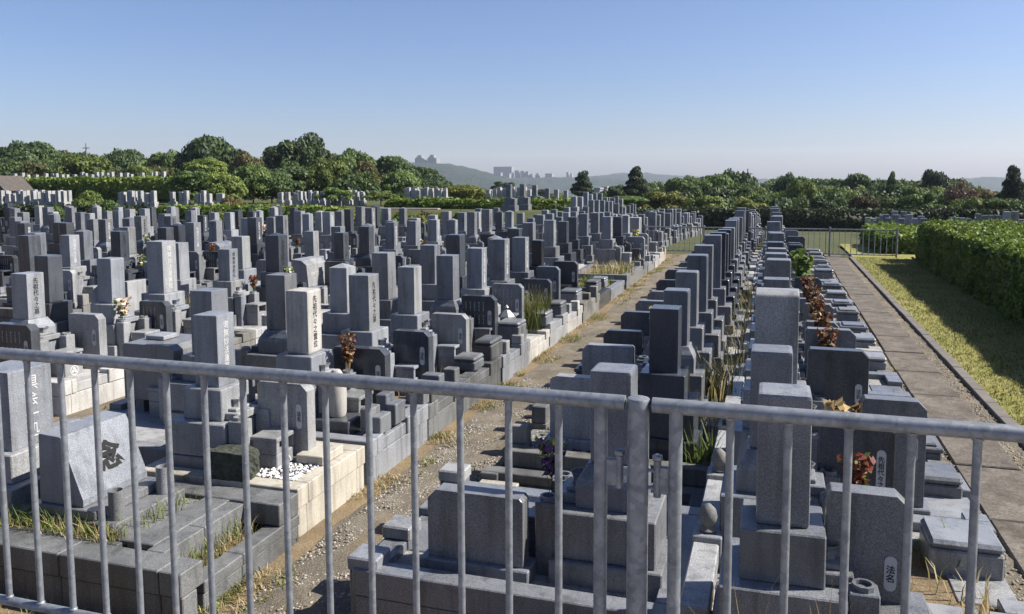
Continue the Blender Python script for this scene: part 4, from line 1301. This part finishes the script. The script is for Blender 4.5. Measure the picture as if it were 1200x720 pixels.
def reed_clump(x, y, z, n, h, spread, label, cat='grass clump', mats=(L_GRASS, L_STRAW), frac=.6, name='grass_clump', lean=.45, w=.007):
    a = nrs.uniform(0, 2 * PI, n); r = spread * np.sqrt(nrs.uniform(0, 1, n))
    P = np.stack([x + r * np.cos(a), y + r * np.sin(a) * 1.2, np.full(n, z)], 1)
    k = int(n * frac)
    V1, Q1 = blades(P[:k], nrs.uniform(.5, 1, k) * h, lean, w); V2, Q2 = blades(P[k:], nrs.uniform(.6, 1.2, n - k) * h, lean, w)
    V, Q, mi = merge([(V1, Q1, 0), (V2, Q2, 1)])
    V = V - np.array([x, y, z])
    o = link(name, np_mesh(name, V, Q, list(mats), mi)); o.location = (x, y, z)
    return tag(o, label, cat)
reed_clump(-3.62, 12.1, .3, 420, .62, .34, 'tall clump of green and reddish reed grass on the kerb left of the gravel path', mats=(L_GRASS, L_OLIVE))
reed_clump(-3.75, 17.8, .2, 160, .3, .35, 'leafy green weed clump in the empty plot left of the gravel path', mats=(L_LIGHT, L_GRASS), w=.012)
reed_clump(-3.7, 19.6, .26, 260, .35, .5, 'dry grass clump in the long grey kerb left of the gravel path', mats=(L_GRASS, L_STRAW), frac=.4)
reed_clump(-.55, 8.3, .3, 160, .55, .2, 'straw and green weed clump behind the dark gravestone right of the path', frac=.5)
reed_clump(-.5, 6.6, .1, 90, .5, .12, 'bright green weed tuft against the second grave right of the gravel path', mats=(L_LIGHT, L_GRASS), w=.009)
reed_clump(-4.75, 6.1, .3, 90, .35, .14, 'green weed tuft between the whiskered gravestone and the block on feet', mats=(L_LIGHT, L_GRASS))
reed_clump(-8.9, 10.5, .3, 200, .6, .3, 'pale yellow weed clump in the third row left of the gravel path', mats=(L_STRAW, L_YELL))
reed_clump(.12, 3.55, .35, 26, .6, .28, 'dead straw-coloured weed leaning on the nearest right-hand gravestone', cat='dead weed', mats=(L_STRAW, L_TAN), name='dead_weed', lean=.6, w=.0024)
reed_clump(.1, 3.5, .35, 160, .3, .34, 'tangle of dead stalks at the foot of the nearest right-hand gravestone', cat='dead weed', mats=(L_STRAW, L_TAN), name='dead_weed', lean=1.3, w=.002)
reed_clump(1.05, 4.42, .3, 40, .22, .12, 'small dry weed with orange seed heads by the cream kerb slabs', mats=(L_STRAW, L_TAN), w=.006)

# ------------------------------------------------------------------ trees
def crown_mesh(kind, seed):
    r = np.random.RandomState(seed)
    lobes = []
    if kind in ('round', 'wood'):
        for i in range(40):
            a = r.uniform(0, 2 * PI); e = r.uniform(-1.0, 1.0); rr = r.uniform(.3, .74) * math.sqrt(max(.1, 1 - .75 * e * e))
            lobes.append((rr * math.cos(a), rr * math.sin(a), .54 + .33 * e, r.uniform(.2, .34), r.uniform(.12, .2)))
        n, size = (9500, .062) if kind == 'round' else (2200, .085)
    elif kind == 'spread':
        for i in range(24):
            a = r.uniform(0, 2 * PI); rr = r.uniform(.15, .88)
            lobes.append((rr * math.cos(a), rr * math.sin(a), .34 + .55 * (1 - rr * rr) * r.uniform(.3, 1), r.uniform(.2, .34), r.uniform(.08, .14)))
        n = 6000; size = .06
    elif kind == 'pine':
        for i in range(16):
            t = i / 15; a = i * 2.4 + r.uniform(-.4, .4); rr = (.12 + .42 * (1 - t)) * r.uniform(.5, 1)
            lobes.append((rr * math.cos(a), rr * math.sin(a), .32 + .64 * t, (.2 + .2 * (1 - t)), .07 + .03 * r.rand()))
        n = 6000; size = .055
    elif kind == 'bare':
        for i in range(20):
            a = r.uniform(0, 2 * PI); rr = r.uniform(.1, .7)
            lobes.append((rr * math.cos(a), rr * math.sin(a), .45 + .5 * (1 - rr * rr) * r.uniform(.3, 1), r.uniform(.2, .3), r.uniform(.14, .24)))
        n = 1800; size = .055
    else:  # shrub
        for i in range(14):
            a = r.uniform(0, 2 * PI); rr = r.uniform(.1, .6)
            lobes.append((rr * math.cos(a), rr * math.sin(a), .4 + .45 * (1 - rr) * r.uniform(.4, 1), r.uniform(.25, .4), r.uniform(.16, .26)))
        n = 2600; size = .085
    L = np.array(lobes)
    wgt = L[:, 3] ** 2; idx = r.choice(len(L), n, p=wgt / wgt.sum())
    D = r.normal(size=(n, 3)); D /= np.linalg.norm(D, axis=1)[:, None]
    D[:, 2] = np.where(r.rand(n) < .55, np.abs(D[:, 2]), D[:, 2])
    rad = r.uniform(.55, 1.08, n) ** .6
    P = L[idx, :3] + D * rad[:, None] * np.stack([L[idx, 3], L[idx, 3], L[idx, 4]], 1)
    global nrs
    st = nrs; nrs = r
    V, Q = leaf_quads(P, D + np.array([0, 0, .35]), size, .55, 1.5)
    nrs = st
    return V, Q, L


def trunk_mesh(L, seed, r0=.035):
    r = random.Random(seed); m = MB()
    top = (r.uniform(-.04, .04), r.uniform(-.04, .04), .5)
    m.tube((0, 0, -.06), (top[0] * .5, top[1] * .5, .25), r0, r0 * .8, 7); m.tube((top[0] * .5, top[1] * .5, .25), top, r0 * .8, r0 * .45, 7)
    for i in range(min(9, len(L))):
        t = L[i]; s_ = r.uniform(.18, .42)
        m.tube((top[0] * s_ * 2 * .8, top[1] * s_ * 2 * .8, s_), (t[0] * .9, t[1] * .9, t[2]), r0 * .38, r0 * .1, 5)
    return m.mesh('trunk')


CR = {}
def tree(px, pytop, wpx, y, kind, leafm, label, group='trees', name='tree', zg=None):
    key = (kind, rnd.randrange(4))
    if key not in CR:
        V, Q, L = crown_mesh(kind, 40 + hash(kind) % 7 * 0 + len(CR) * 13)
        CR[key] = (np_mesh('crown', V, Q, [L_MID]), trunk_mesh(L, len(CR)))
    cm, tm = CR[key]
    x = xat(px, y); zt = zat(px, pytop, y)
    zg = gz(x, y) if zg is None else zg
    h = zt - zg
    Zc = math.hypot(x, y) * math.cos(math.atan2(px - 600, 960))
    w = wpx / 960 * Zc / 2
    g = thing(name, (x, y, zg), rnd.uniform(0, 6), label, 'tree' if name != 'shrub' else 'shrub', group)
    c = link('crown', cm, leafm, g); t = link('trunk', tm, BARK, g)
    c.scale = (w, w, h * 1.02); t.scale = (max(w, h * .5) * .9, max(w, h * .5) * .9, h)
    return g


TR = [
 (38, 167, 92, 84, 'round', L_DARK, 'broad dark green tree at the left edge of the skyline'),
 (96, 182, 84, 66, 'round', L_LIGHT, 'rounded bright green tree before the dark wood, left of the thin mast'),
 (150, 176, 70, 88, 'round', L_DARK, 'dark evergreen on the skyline just right of the thin mast'),
 (163, 194, 50, 64, 'round', L_LIGHT, 'small bright green tree at the right end of the upper terrace graves'),
 (197, 178, 60, 84, 'round', L_MID, 'mid green tree left of the tall dark skyline tree'),
 (250, 161, 96, 74, 'round', L_DARK, 'tall dark round tree on the skyline left of centre'),
 (240, 187, 62, 58, 'round', L_LIGHT, 'bright green tree below the tall dark skyline tree'),
 (288, 182, 50, 64, 'round', L_OLIVE, 'olive brown tinted tree between the two tall dark trees'),
 (296, 193, 62, 49, 'round', L_MID, 'green tree leaning over the end of the upper hedge'),
 (350, 161, 92, 76, 'round', L_DARK, 'tallest dark broad tree in the left wood'),
 (384, 186, 70, 64, 'round', L_LIGHT, 'bright green tree in front of the tallest dark tree'),
 (418, 178, 62, 82, 'round', L_MID, 'green tree on the falling skyline right of the tallest tree'),
 (428, 190, 40, 68, 'round', L_OLIVE, 'brownish tree right of the bright green tree'),
 (458, 184, 74, 86, 'round', L_DARK, 'dark tree on the sloping end of the left wood'),
 (492, 196, 64, 92, 'round', L_DARK, 'dark tree at the right foot of the left wood'),
 (392, 219, 46, 45, 'spread', L_MID, 'small bushy green tree among the pale terrace graves'),
 (446, 222, 42, 46, 'spread', L_LIGHT, 'small light green tree beyond the far railing left of centre'),
 (546, 217, 56, 58, 'round', L_YELL, 'round yellow-green tree at the centre below the distant hill'),
 (592, 211, 40, 92, 'spread', L_PINE, 'dark flat-topped pine below the distant slab building'),
 (632, 222, 34, 84, 'spread', L_PINE, 'low dark pine between the centre tree and the tall pines'),
 (655, 226, 46, 66, 'spread', L_YELL, 'yellow-green spreading tree left of the tall dark pines'),
 (683, 203, 42, 78, 'pine', L_PINE, 'dark pine standing alone against the distant hills'),
 (722, 218, 30, 80, 'round', L_DARK, 'small dark tree between the two tall pines'),
 (745, 198, 44, 76, 'pine', L_PINE, 'tall dark pine at the left end of the right-hand wood'),
 (780, 224, 74, 62, 'spread', L_YELL, 'spreading yellow-green tree in front of the right-hand wood'),
 (800, 208, 60, 82, 'round', L_MID, 'mid green tree right of the tall pine'),
 (840, 206, 66, 84, 'round', L_MID, 'full green tree behind the spreading yellow-green tree'),
 (878, 232, 56, 61, 'spread', L_YELL, 'low yellow-green tree above the long dark hedge'),
 (862, 201, 60, 96, 'round', L_DARK, 'dark domed tree under the thin pole'),
 (940, 212, 52, 70, 'round', L_LIGHT, 'bright leafy tree standing before the right-hand wood'),
 (926, 205, 60, 92, 'round', L_DARK, 'dark domed tree behind the bright leafy tree'),
 (1003, 205, 64, 96, 'round', L_DARK, 'dark round-topped tree right of the bright leafy tree'),
 (1012, 228, 54, 66, 'spread', L_OLIVE, 'brownish green spreading tree over the dark hedge'),
 (1045, 206, 30, 90, 'pine', L_DARK, 'pointed dark conifer in the right-hand wood'),
 (1076, 219, 60, 60, 'spread', L_MID, 'umbrella shaped tree with visible dark stems at right'),
 (1095, 201, 50, 92, 'round', L_PINE, 'highest dark tree of the right-hand skyline'),
 (1128, 215, 52, 66, 'bare', L_RUST, 'reddish brown half-bare tree at right'),
 (1150, 222, 60, 82, 'round', L_OLIVE, 'olive tree right of the half-bare tree'),
 (1187, 199, 50, 66, 'pine', L_PINE, 'dark conifer cut by the right edge'),
 (1176, 230, 70, 58, 'spread', L_MID, 'low spreading green tree under the conifer at the right edge'),
 (705, 232, 60, 60, 'spread', L_LIGHT, 'low light green tree under the lone dark pine'),
 (228, 200, 72, 47, 'round', L_MID, 'full green tree at the right end of the upper hedge'),
 (262, 205, 62, 44, 'round', L_LIGHT, 'bright leafy tree right behind the railing, left of the retaining wall'),
 (318, 200, 62, 50, 'round', L_DARK, 'dark tree rising behind the retaining wall'),
 (340, 196, 70, 62, 'round', L_DARK, 'dark tree behind the pale terrace graves, under the tallest tree'),
 (470, 200, 56, 70, 'round', L_MID, 'green tree behind the second group of pale terrace graves'),
 (508, 205, 52, 86, 'round', L_DARK, 'dark tree before the last tree of the left wood'),
 (524, 217, 44, 82, 'round', L_MID, 'low green tree at the very foot of the left wood'),
 (572, 222, 50, 70, 'round', L_MID, 'green tree right behind the round yellow-green centre tree'),
 (600, 226, 50, 62, 'round', L_LIGHT, 'light green tree below the flat-topped pine'),
 (735, 230, 60, 60, 'round', L_MID, 'green tree in front of the tall dark pine'),
 (830, 230, 60, 60, 'round', L_LIGHT, 'light green tree above the hedge, left of the low yellow-green tree'),
 (970, 230, 60, 62, 'round', L_DARK, 'dark green tree above the hedge, left of the brownish spreading tree'),
 (1060, 232, 60, 60, 'round', L_MID, 'green tree above the hedge beside the umbrella shaped tree'),
 (1140, 232, 60, 60, 'round', L_LIGHT, 'light green tree at the foot of the half-bare tree'),
 (612, 232, 46, 60, 'spread', L_YELL, 'low yellow-green bushy tree right of the round centre tree'),
]
for t in TR: tree(*t, group='trees round the cemetery')
SH = [(515, 250, 24, 30, L_YELL, 'yellow-green shrub standing against the far railing left of centre'), (538, 246, 22, 31.5, L_LIGHT, 'taller light green shrub beside the yellow-green one at the far railing'),
      (105, 224, 46, 37.5, L_LIGHT, 'bright green bush between the terrace graves at left'), (125, 232, 40, 36, L_MID, 'mid green bush above the left hedge'), (270, 228, 36, 38, L_OLIVE, 'olive bush under the green tree at left'),
      (62, 240, 40, 35, L_MID, 'green bush at the right end of the dark left hedge'), (250, 240, 36, 34, L_LIGHT, 'light green bush behind the far railing at left'), (300, 236, 40, 36, L_MID, 'round green bush by the brown retaining wall'),
      (345, 246, 40, 33, L_MID, 'green shrub behind the railing right of the retaining wall'), (375, 247, 36, 34, L_LIGHT, 'light green shrub under the first group of pale terrace graves'), (412, 245, 44, 32, L_YELL, 'yellow-green shrub under the small bushy green tree'), (440, 246, 36, 35, L_MID, 'green shrub under the small light green tree'), (470, 246, 40, 33, L_LIGHT, 'light green shrub left of the yellow-green one at the far railing'), (498, 247, 36, 34, L_OLIVE, 'olive shrub beside the light green one at the far railing'), (565, 248, 30, 33, L_MID, 'green shrub behind the railing under the round centre tree'),
      (425, 251, 40, 30.2, L_LIGHT, 'wide bright shrub before the yellow-green one left of centre'), (455, 252, 44, 30.4, L_MID, 'wide mid green shrub in front of the small light green tree'), (486, 250, 42, 30.2, L_YELL, 'wide yellowish shrub nearest the far railing left of centre'), (556, 251, 34, 30.6, L_LIGHT, 'wide light green shrub just right of the taller light green one'), (395, 251, 36, 30.6, L_MID, 'dull green shrub nearest the railing under the pale terrace graves'),
      (640, 258, 12, 32, L_LIGHT, 'small green shrub between graves beyond the railing'), (668, 254, 14, 34, L_YELL, 'small yellow-green shrub between graves beyond the railing')]
for px, py, w, y, lm, lb in SH: tree(px, py, w, y, 'shrub', lm, lb, 'shrubs beyond the railing', 'shrub')

# the wood behind, one mass
def interp(pts, x):
    for (a, b), (c, d) in zip(pts, pts[1:]):
        if a <= x <= c: return b + (d - b) * (x - a) / (c - a)
    return pts[-1][1] if x > pts[-1][0] else pts[0][1]
LO = [(-40, 170), (60, 172), (120, 182), (200, 184), (255, 168), (300, 184), (350, 168), (400, 178), (450, 186), (490, 196), (528, 216)]
RO = [(690, 226), (740, 214), (800, 210), (860, 203), (900, 209), (950, 208), (1000, 209), (1060, 208), (1100, 206), (1140, 214), (1160, 224), (1240, 215)]
def wood(name, outline, label, n, d0, d1, mats, seed, drop):
    r = np.random.RandomState(seed); parts = []
    for i in range(n):
        px = r.uniform(outline[0][0], outline[-1][0]); y = r.uniform(d0, d1)
        f = (y - d0) / (d1 - d0)
        py = interp(outline, px) + (1 - f) * drop * r.uniform(.5, 1.1) + r.uniform(0, 5)
        x = xat(px, y); zt = zat(px, py, y)
        rad = r.uniform(1.7, 3.0)
        base = r.choice(4)
        V, Q = WB[base]
        S = np.array([rad, rad, rad * 1.5]) * 1.0
        a = r.uniform(0, 6); c, s = math.cos(a), math.sin(a)
        W = V @ np.array([[c, s, 0], [-s, c, 0], [0, 0, 1]]) * S
        W = W + np.array([x, y, zt - rad * 1.5 * 1.0])
        parts.append((W, Q, r.choice(len(mats), p=[.5, .35, .15])))
    V, Q, mi = merge(parts)
    return tag(link(name, np_mesh(name, V, Q, mats, mi)), label, 'wood', None, 'stuff')
WB = []
for s_ in range(4):
    V, Q, L = crown_mesh('wood', 200 + s_)
    k = 2200; WB.append((V[:4 * k] * np.array([1, 1, 1]), Q[:k]))
wood('wood', LO, 'dense dark green wood covering the hill at left', 270, 64, 96, [L_DARK, L_MID, L_WOODL], 1, 40)
wood('wood', RO, 'dense green wood behind the hedge at right', 200, 66, 112, [L_DARK, L_MID, L_LIGHT], 2, 26)
wood('wood', LO, 'dark green skyline trees of the wood at left', 90, 88, 100, [L_DARK, L_MID, L_WOODL], 7, 5)
wood('wood', RO, 'dark green skyline trees of the wood at right', 90, 96, 114, [L_DARK, L_MID, L_LIGHT], 8, 5)
MIDO = [(520, 222), (560, 226), (600, 228), (660, 232), (700, 230)]
wood('wood', MIDO, 'low dark wood below the distant valley at centre', 34, 78, 112, [L_DARK, L_MID, L_YELL], 3, 8)

# ------------------------------------------------------------------ distance
def ridge(name, pts, y, depth, mat, seed, bump_=6):
    """a hill range: pts = (px, py) crest line at distance y, real depth behind and slope in front"""
    from mathutils import noise as mn
    px0, px1 = pts[0][0], pts[-1][0]
    n = 160; rows_ = 14
    V = []
    for j in range(rows_):
        t = j / (rows_ - 1)
        for i in range(n):
            p = px0 + (px1 - px0) * i / (n - 1)
            yy = y + (t - .62) * depth
            crest = zat(p, interp(pts, p), y)
            x = xat(p, y) * (1 + (t - .62) * depth / y * .6)
            prof = math.sin(min(1, t / .62) * PI / 2) ** 1.2 if t < .62 else math.cos((t - .62) / .38 * PI / 2)
            b = -45
            z = b + (crest - b) * prof + mn.noise(Vector((x * .012 + seed, yy * .012, 0))) * bump_ * (.3 if t > .5 else 1) + mn.noise(Vector((x * .05 + seed, yy * .05, 0))) * bump_ * .45
            V.append((x, yy, z))
    I = np.arange(len(V)).reshape(rows_, n)
    Q = np.stack([I[:-1, :-1], I[:-1, 1:], I[1:, 1:], I[1:, :-1]], -1).reshape(-1, 4)
    return tag(link(name, np_mesh(name, np.array(V), Q, [mat], None, True)), kind='structure')
ridge('hills', [(380, 200), (460, 192), (500, 190.5), (540, 194), (570, 201), (590, 207), (620, 216)], 1500, 500, M_LAND, 3.)
ridge('hills', [(470, 214), (540, 210), (600, 208.5), (660, 208), (700, 209), (780, 212), (900, 216)], 1900, 500, M_LAND, 9., 5)
ridge('hills', [(600, 212), (690, 207), (720, 204), (760, 203), (800, 206), (860, 209), (940, 212)], 2450, 400, M_LAND, 15., 8)
ridge('hills', [(1080, 214), (1130, 209), (1160, 207.5), (1190, 209), (1260, 212)], 2300, 400, M_LAND, 21., 6)
M_BLD = plain('pale_concrete_far', (.19, .19, .2), .8)
M_BLDW = plain('white_wall_far', (.2, .2, .205), .8)
M_WIN = plain('dark_glass_far', (.08, .1, .13), .3)
def tower(px0, px1, pyt, pyb, y, mat, label, cols, floors, setback=0, group='buildings on the far ridge'):
    x0, x1 = xat(px0, y), xat(px1, y); zt, zb = zat((px0 + px1) / 2, pyt, y), zat((px0 + px1) / 2, pyb, y) - 12
    w = x1 - x0; d = min(26, max(14, w)); cx = (x0 + x1) / 2
    g = thing('apartment_building', (cx, y, zb), 0, label, 'building', group)
    h = zt - zb
    m = MB(); hb = h * (.8 if setback else 1)
    m.box(-w / 2, w / 2, -d / 2, d / 2, 0, hb)
    if setback: m.box(-w * .42, w * .2, -d * .4, d * .4, hb, h * .9); m.box(-w * .3, w * .1, -d * .3, d * .3, h * .9, h)
    link('wall', m.mesh('wall'), mat, g)
    m = MB(); fh = hb / floors; cw = w / cols
    for f in range(floors):
        for c in range(cols):
            xa = -w / 2 + cw * (c + .2); m.box(xa, xa + cw * .6, -d / 2 - .06, -d / 2 - .02, fh * (f + .3), fh * (f + .8))
    wm = link('windows', m.mesh('windows'), M_WIN, g)
    m = MB(); m.box(-w / 2 - .3, w / 2 + .3, -d / 2 - .3, d / 2 + .3, hb + .02, hb + .9) if not setback else m.box(-w * .31, w * .11, -d * .31, d * .31, h + .02, h + .6)
    link('roof', m.mesh('roof'), mat, g)
    return g
B_Y = 1520
tower(489, 500, 182.5, 192, B_Y, M_BLDW, 'left of two stepped pale towers on top of the distant hill', 5, 10, 1)
tower(503.5, 514, 182, 192, B_Y, M_BLDW, 'right of two stepped pale towers on top of the distant hill', 5, 10, 1)
B_Y = 1910
tower(580.5, 601.5, 196, 208, B_Y, M_BLD, 'widest slab apartment block on the distant ridge', 9, 10)
tower(582, 588, 203, 210, B_Y - 40, M_BLDW, 'low white block before the left end of the widest slab block', 3, 5)
tower(592, 598, 204, 210, B_Y - 40, M_BLDW, 'low white block before the right end of the widest slab block', 3, 5)
tower(604, 609, 200.5, 209, B_Y, M_BLD, 'narrow grey block just right of the widest slab block', 3, 8)
tower(611, 615, 201, 209, B_Y, M_BLDW, 'narrow white block, second right of the widest slab block', 3, 8)
tower(616.5, 620, 201.5, 209, B_Y, M_BLD, 'narrow grey block, third right of the widest slab block', 2, 8)
tower(621.5, 625, 204.5, 209, B_Y, M_BLDW, 'short white block, fourth right of the widest slab block', 2, 5)
tower(628, 634, 203.5, 209, B_Y, M_BLD, 'domed grey block in the gap before the last white blocks', 3, 5, 1)
tower(640, 648, 204, 209, B_Y, M_BLDW, 'broad white block near the right end of the distant ridge', 4, 5)
tower(664.5, 667, 202.5, 209, B_Y, M_BLDW, 'thin white tower left of the lone dark pine', 1, 7)
tower(669, 671, 204, 209, B_Y, M_BLDW, 'short thin white tower beside the lone dark pine', 1, 6)
tower(700, 706, 222, 226, 420, M_BLDW, 'small white house between the two pines', 3, 2)
tower(709, 714, 220.5, 225, 430, M_BLDW, 'second small white house between the two pines', 2, 2)
# poles
for px, pt, pb, y, lb in ((103, 168, 186, 90, 'thin mast rising from the wood at left'), (876, 198, 210, 110, 'thin pole above the dark domed tree at right')):
    x = xat(px, y); z0, z1 = zat(px, pb, y) - 3, zat(px, pt, y)
    g = thing('utility_pole', (x, y, z0), 0, lb, 'pole')
    m = MB(); m.tube((0, 0, 0), (0, 0, z1 - z0), .12, .07, 8); link('pole', m.mesh('pole', None, 0, True), M_BLD, g)
    m = MB(); m.box(-.6, .6, -.05, .05, z1 - z0 - .7, z1 - z0 - .6); link('crossarm', m.mesh('crossarm'), M_BLD, g)
# hut at the left edge
g = thing('hut', (xat(-6, 44), 44, gz(xat(-6, 44), 44)), .3, 'grey-brown roofed hut cut by the left edge above the terrace graves', 'hut')
m = MB(); m.box(-1.5, 1.5, -1.4, 1.4, -.3, 1.0); link('wall', m.mesh('wall'), M_WALLC, g)
m = MB(); m.prism([(-1.75, .95), (1.75, .95), (.9, 2.0), (-.9, 2.0)], 'y', -1.7, 1.7); link('roof', m.mesh('roof'), ground_mat('weathered_roof', [(.3, (.04, .035, .032)), (.5, (.075, .066, .06)), (.7, (.12, .105, .097))], 3, 20, .6, .03), g)

# ------------------------------------------------------------------ air
HZ = bpy.data.materials.new('haze_air'); HZ.use_nodes = True
nt = HZ.node_tree
for n_ in list(nt.nodes):
    if n_.type == 'BSDF_PRINCIPLED': nt.nodes.remove(n_)
pv = nt.nodes.new('ShaderNodeVolumePrincipled'); pv.inputs['Color'].default_value = (.78, .86, 1, 1); pv.inputs['Density'].default_value = HAZE_DENS = .00017
pv.inputs['Anisotropy'].default_value = .2
nt.links.new(pv.outputs[0], nt.nodes['Material Output'].inputs['Volume'])
m = MB(); m.box(-3060, 3060, -3060, 3060, -75, 95)
tag(link('haze', m.mesh('haze'), HZ), kind='stuff')

# ------------------------------------------------------------------ light
w = bpy.data.worlds.new('World'); sc.world = w; w.use_nodes = True
nt = w.node_tree
bg = nt.nodes['Background']
sky = nt.nodes.new('ShaderNodeTexSky'); sky.sky_type = 'NISHITA'; sky.sun_disc = False
SUN_AZ = 18.      # degrees from +x towards +y
SUN_EL = 42.5
sky.sun_elevation = math.radians(SUN_EL)
sky.sun_rotation = math.radians(90 - SUN_AZ)
sky.air_density = 1.0; sky.dust_density = .9; sky.ozone_density = 4.5; sky.altitude = 50
tint = nt.nodes.new('ShaderNodeMix'); tint.data_type = 'RGBA'; tint.blend_type = 'MULTIPLY'; tint.inputs[0].default_value = 1
tint.inputs[7].default_value = (.945, .925, 1.08, 1)
nt.links.new(sky.outputs[0], tint.inputs[6]); nt.links.new(tint.outputs[2], bg.inputs['Color'])
bg.inputs['Strength'].default_value = .058
sd = bpy.data.lights.new('sun', 'SUN'); sd.energy = 5.0; sd.angle = math.radians(.5); sd.color = (1, .94, .85)
so = bpy.data.objects.new('sun', sd); COL.objects.link(so)
d = Vector((math.cos(math.radians(SUN_AZ)) * math.cos(math.radians(SUN_EL)), math.sin(math.radians(SUN_AZ)) * math.cos(math.radians(SUN_EL)), math.sin(math.radians(SUN_EL))))
so.rotation_euler = d.to_track_quat('Z', 'Y').to_euler()
so.location = (20, 10, 30)
sc.view_settings.view_transform = 'Standard'; sc.view_settings.look = 'None'
sc.view_settings.gamma = 1; sc.view_settings.exposure = 1.13
try: sc.view_settings.use_curve_mapping = False
except Exception: pass
sc.cycles.max_bounces = 6; sc.cycles.diffuse_bounces = 1; sc.cycles.transparent_max_bounces = 4; sc.cycles.volume_bounces = 0
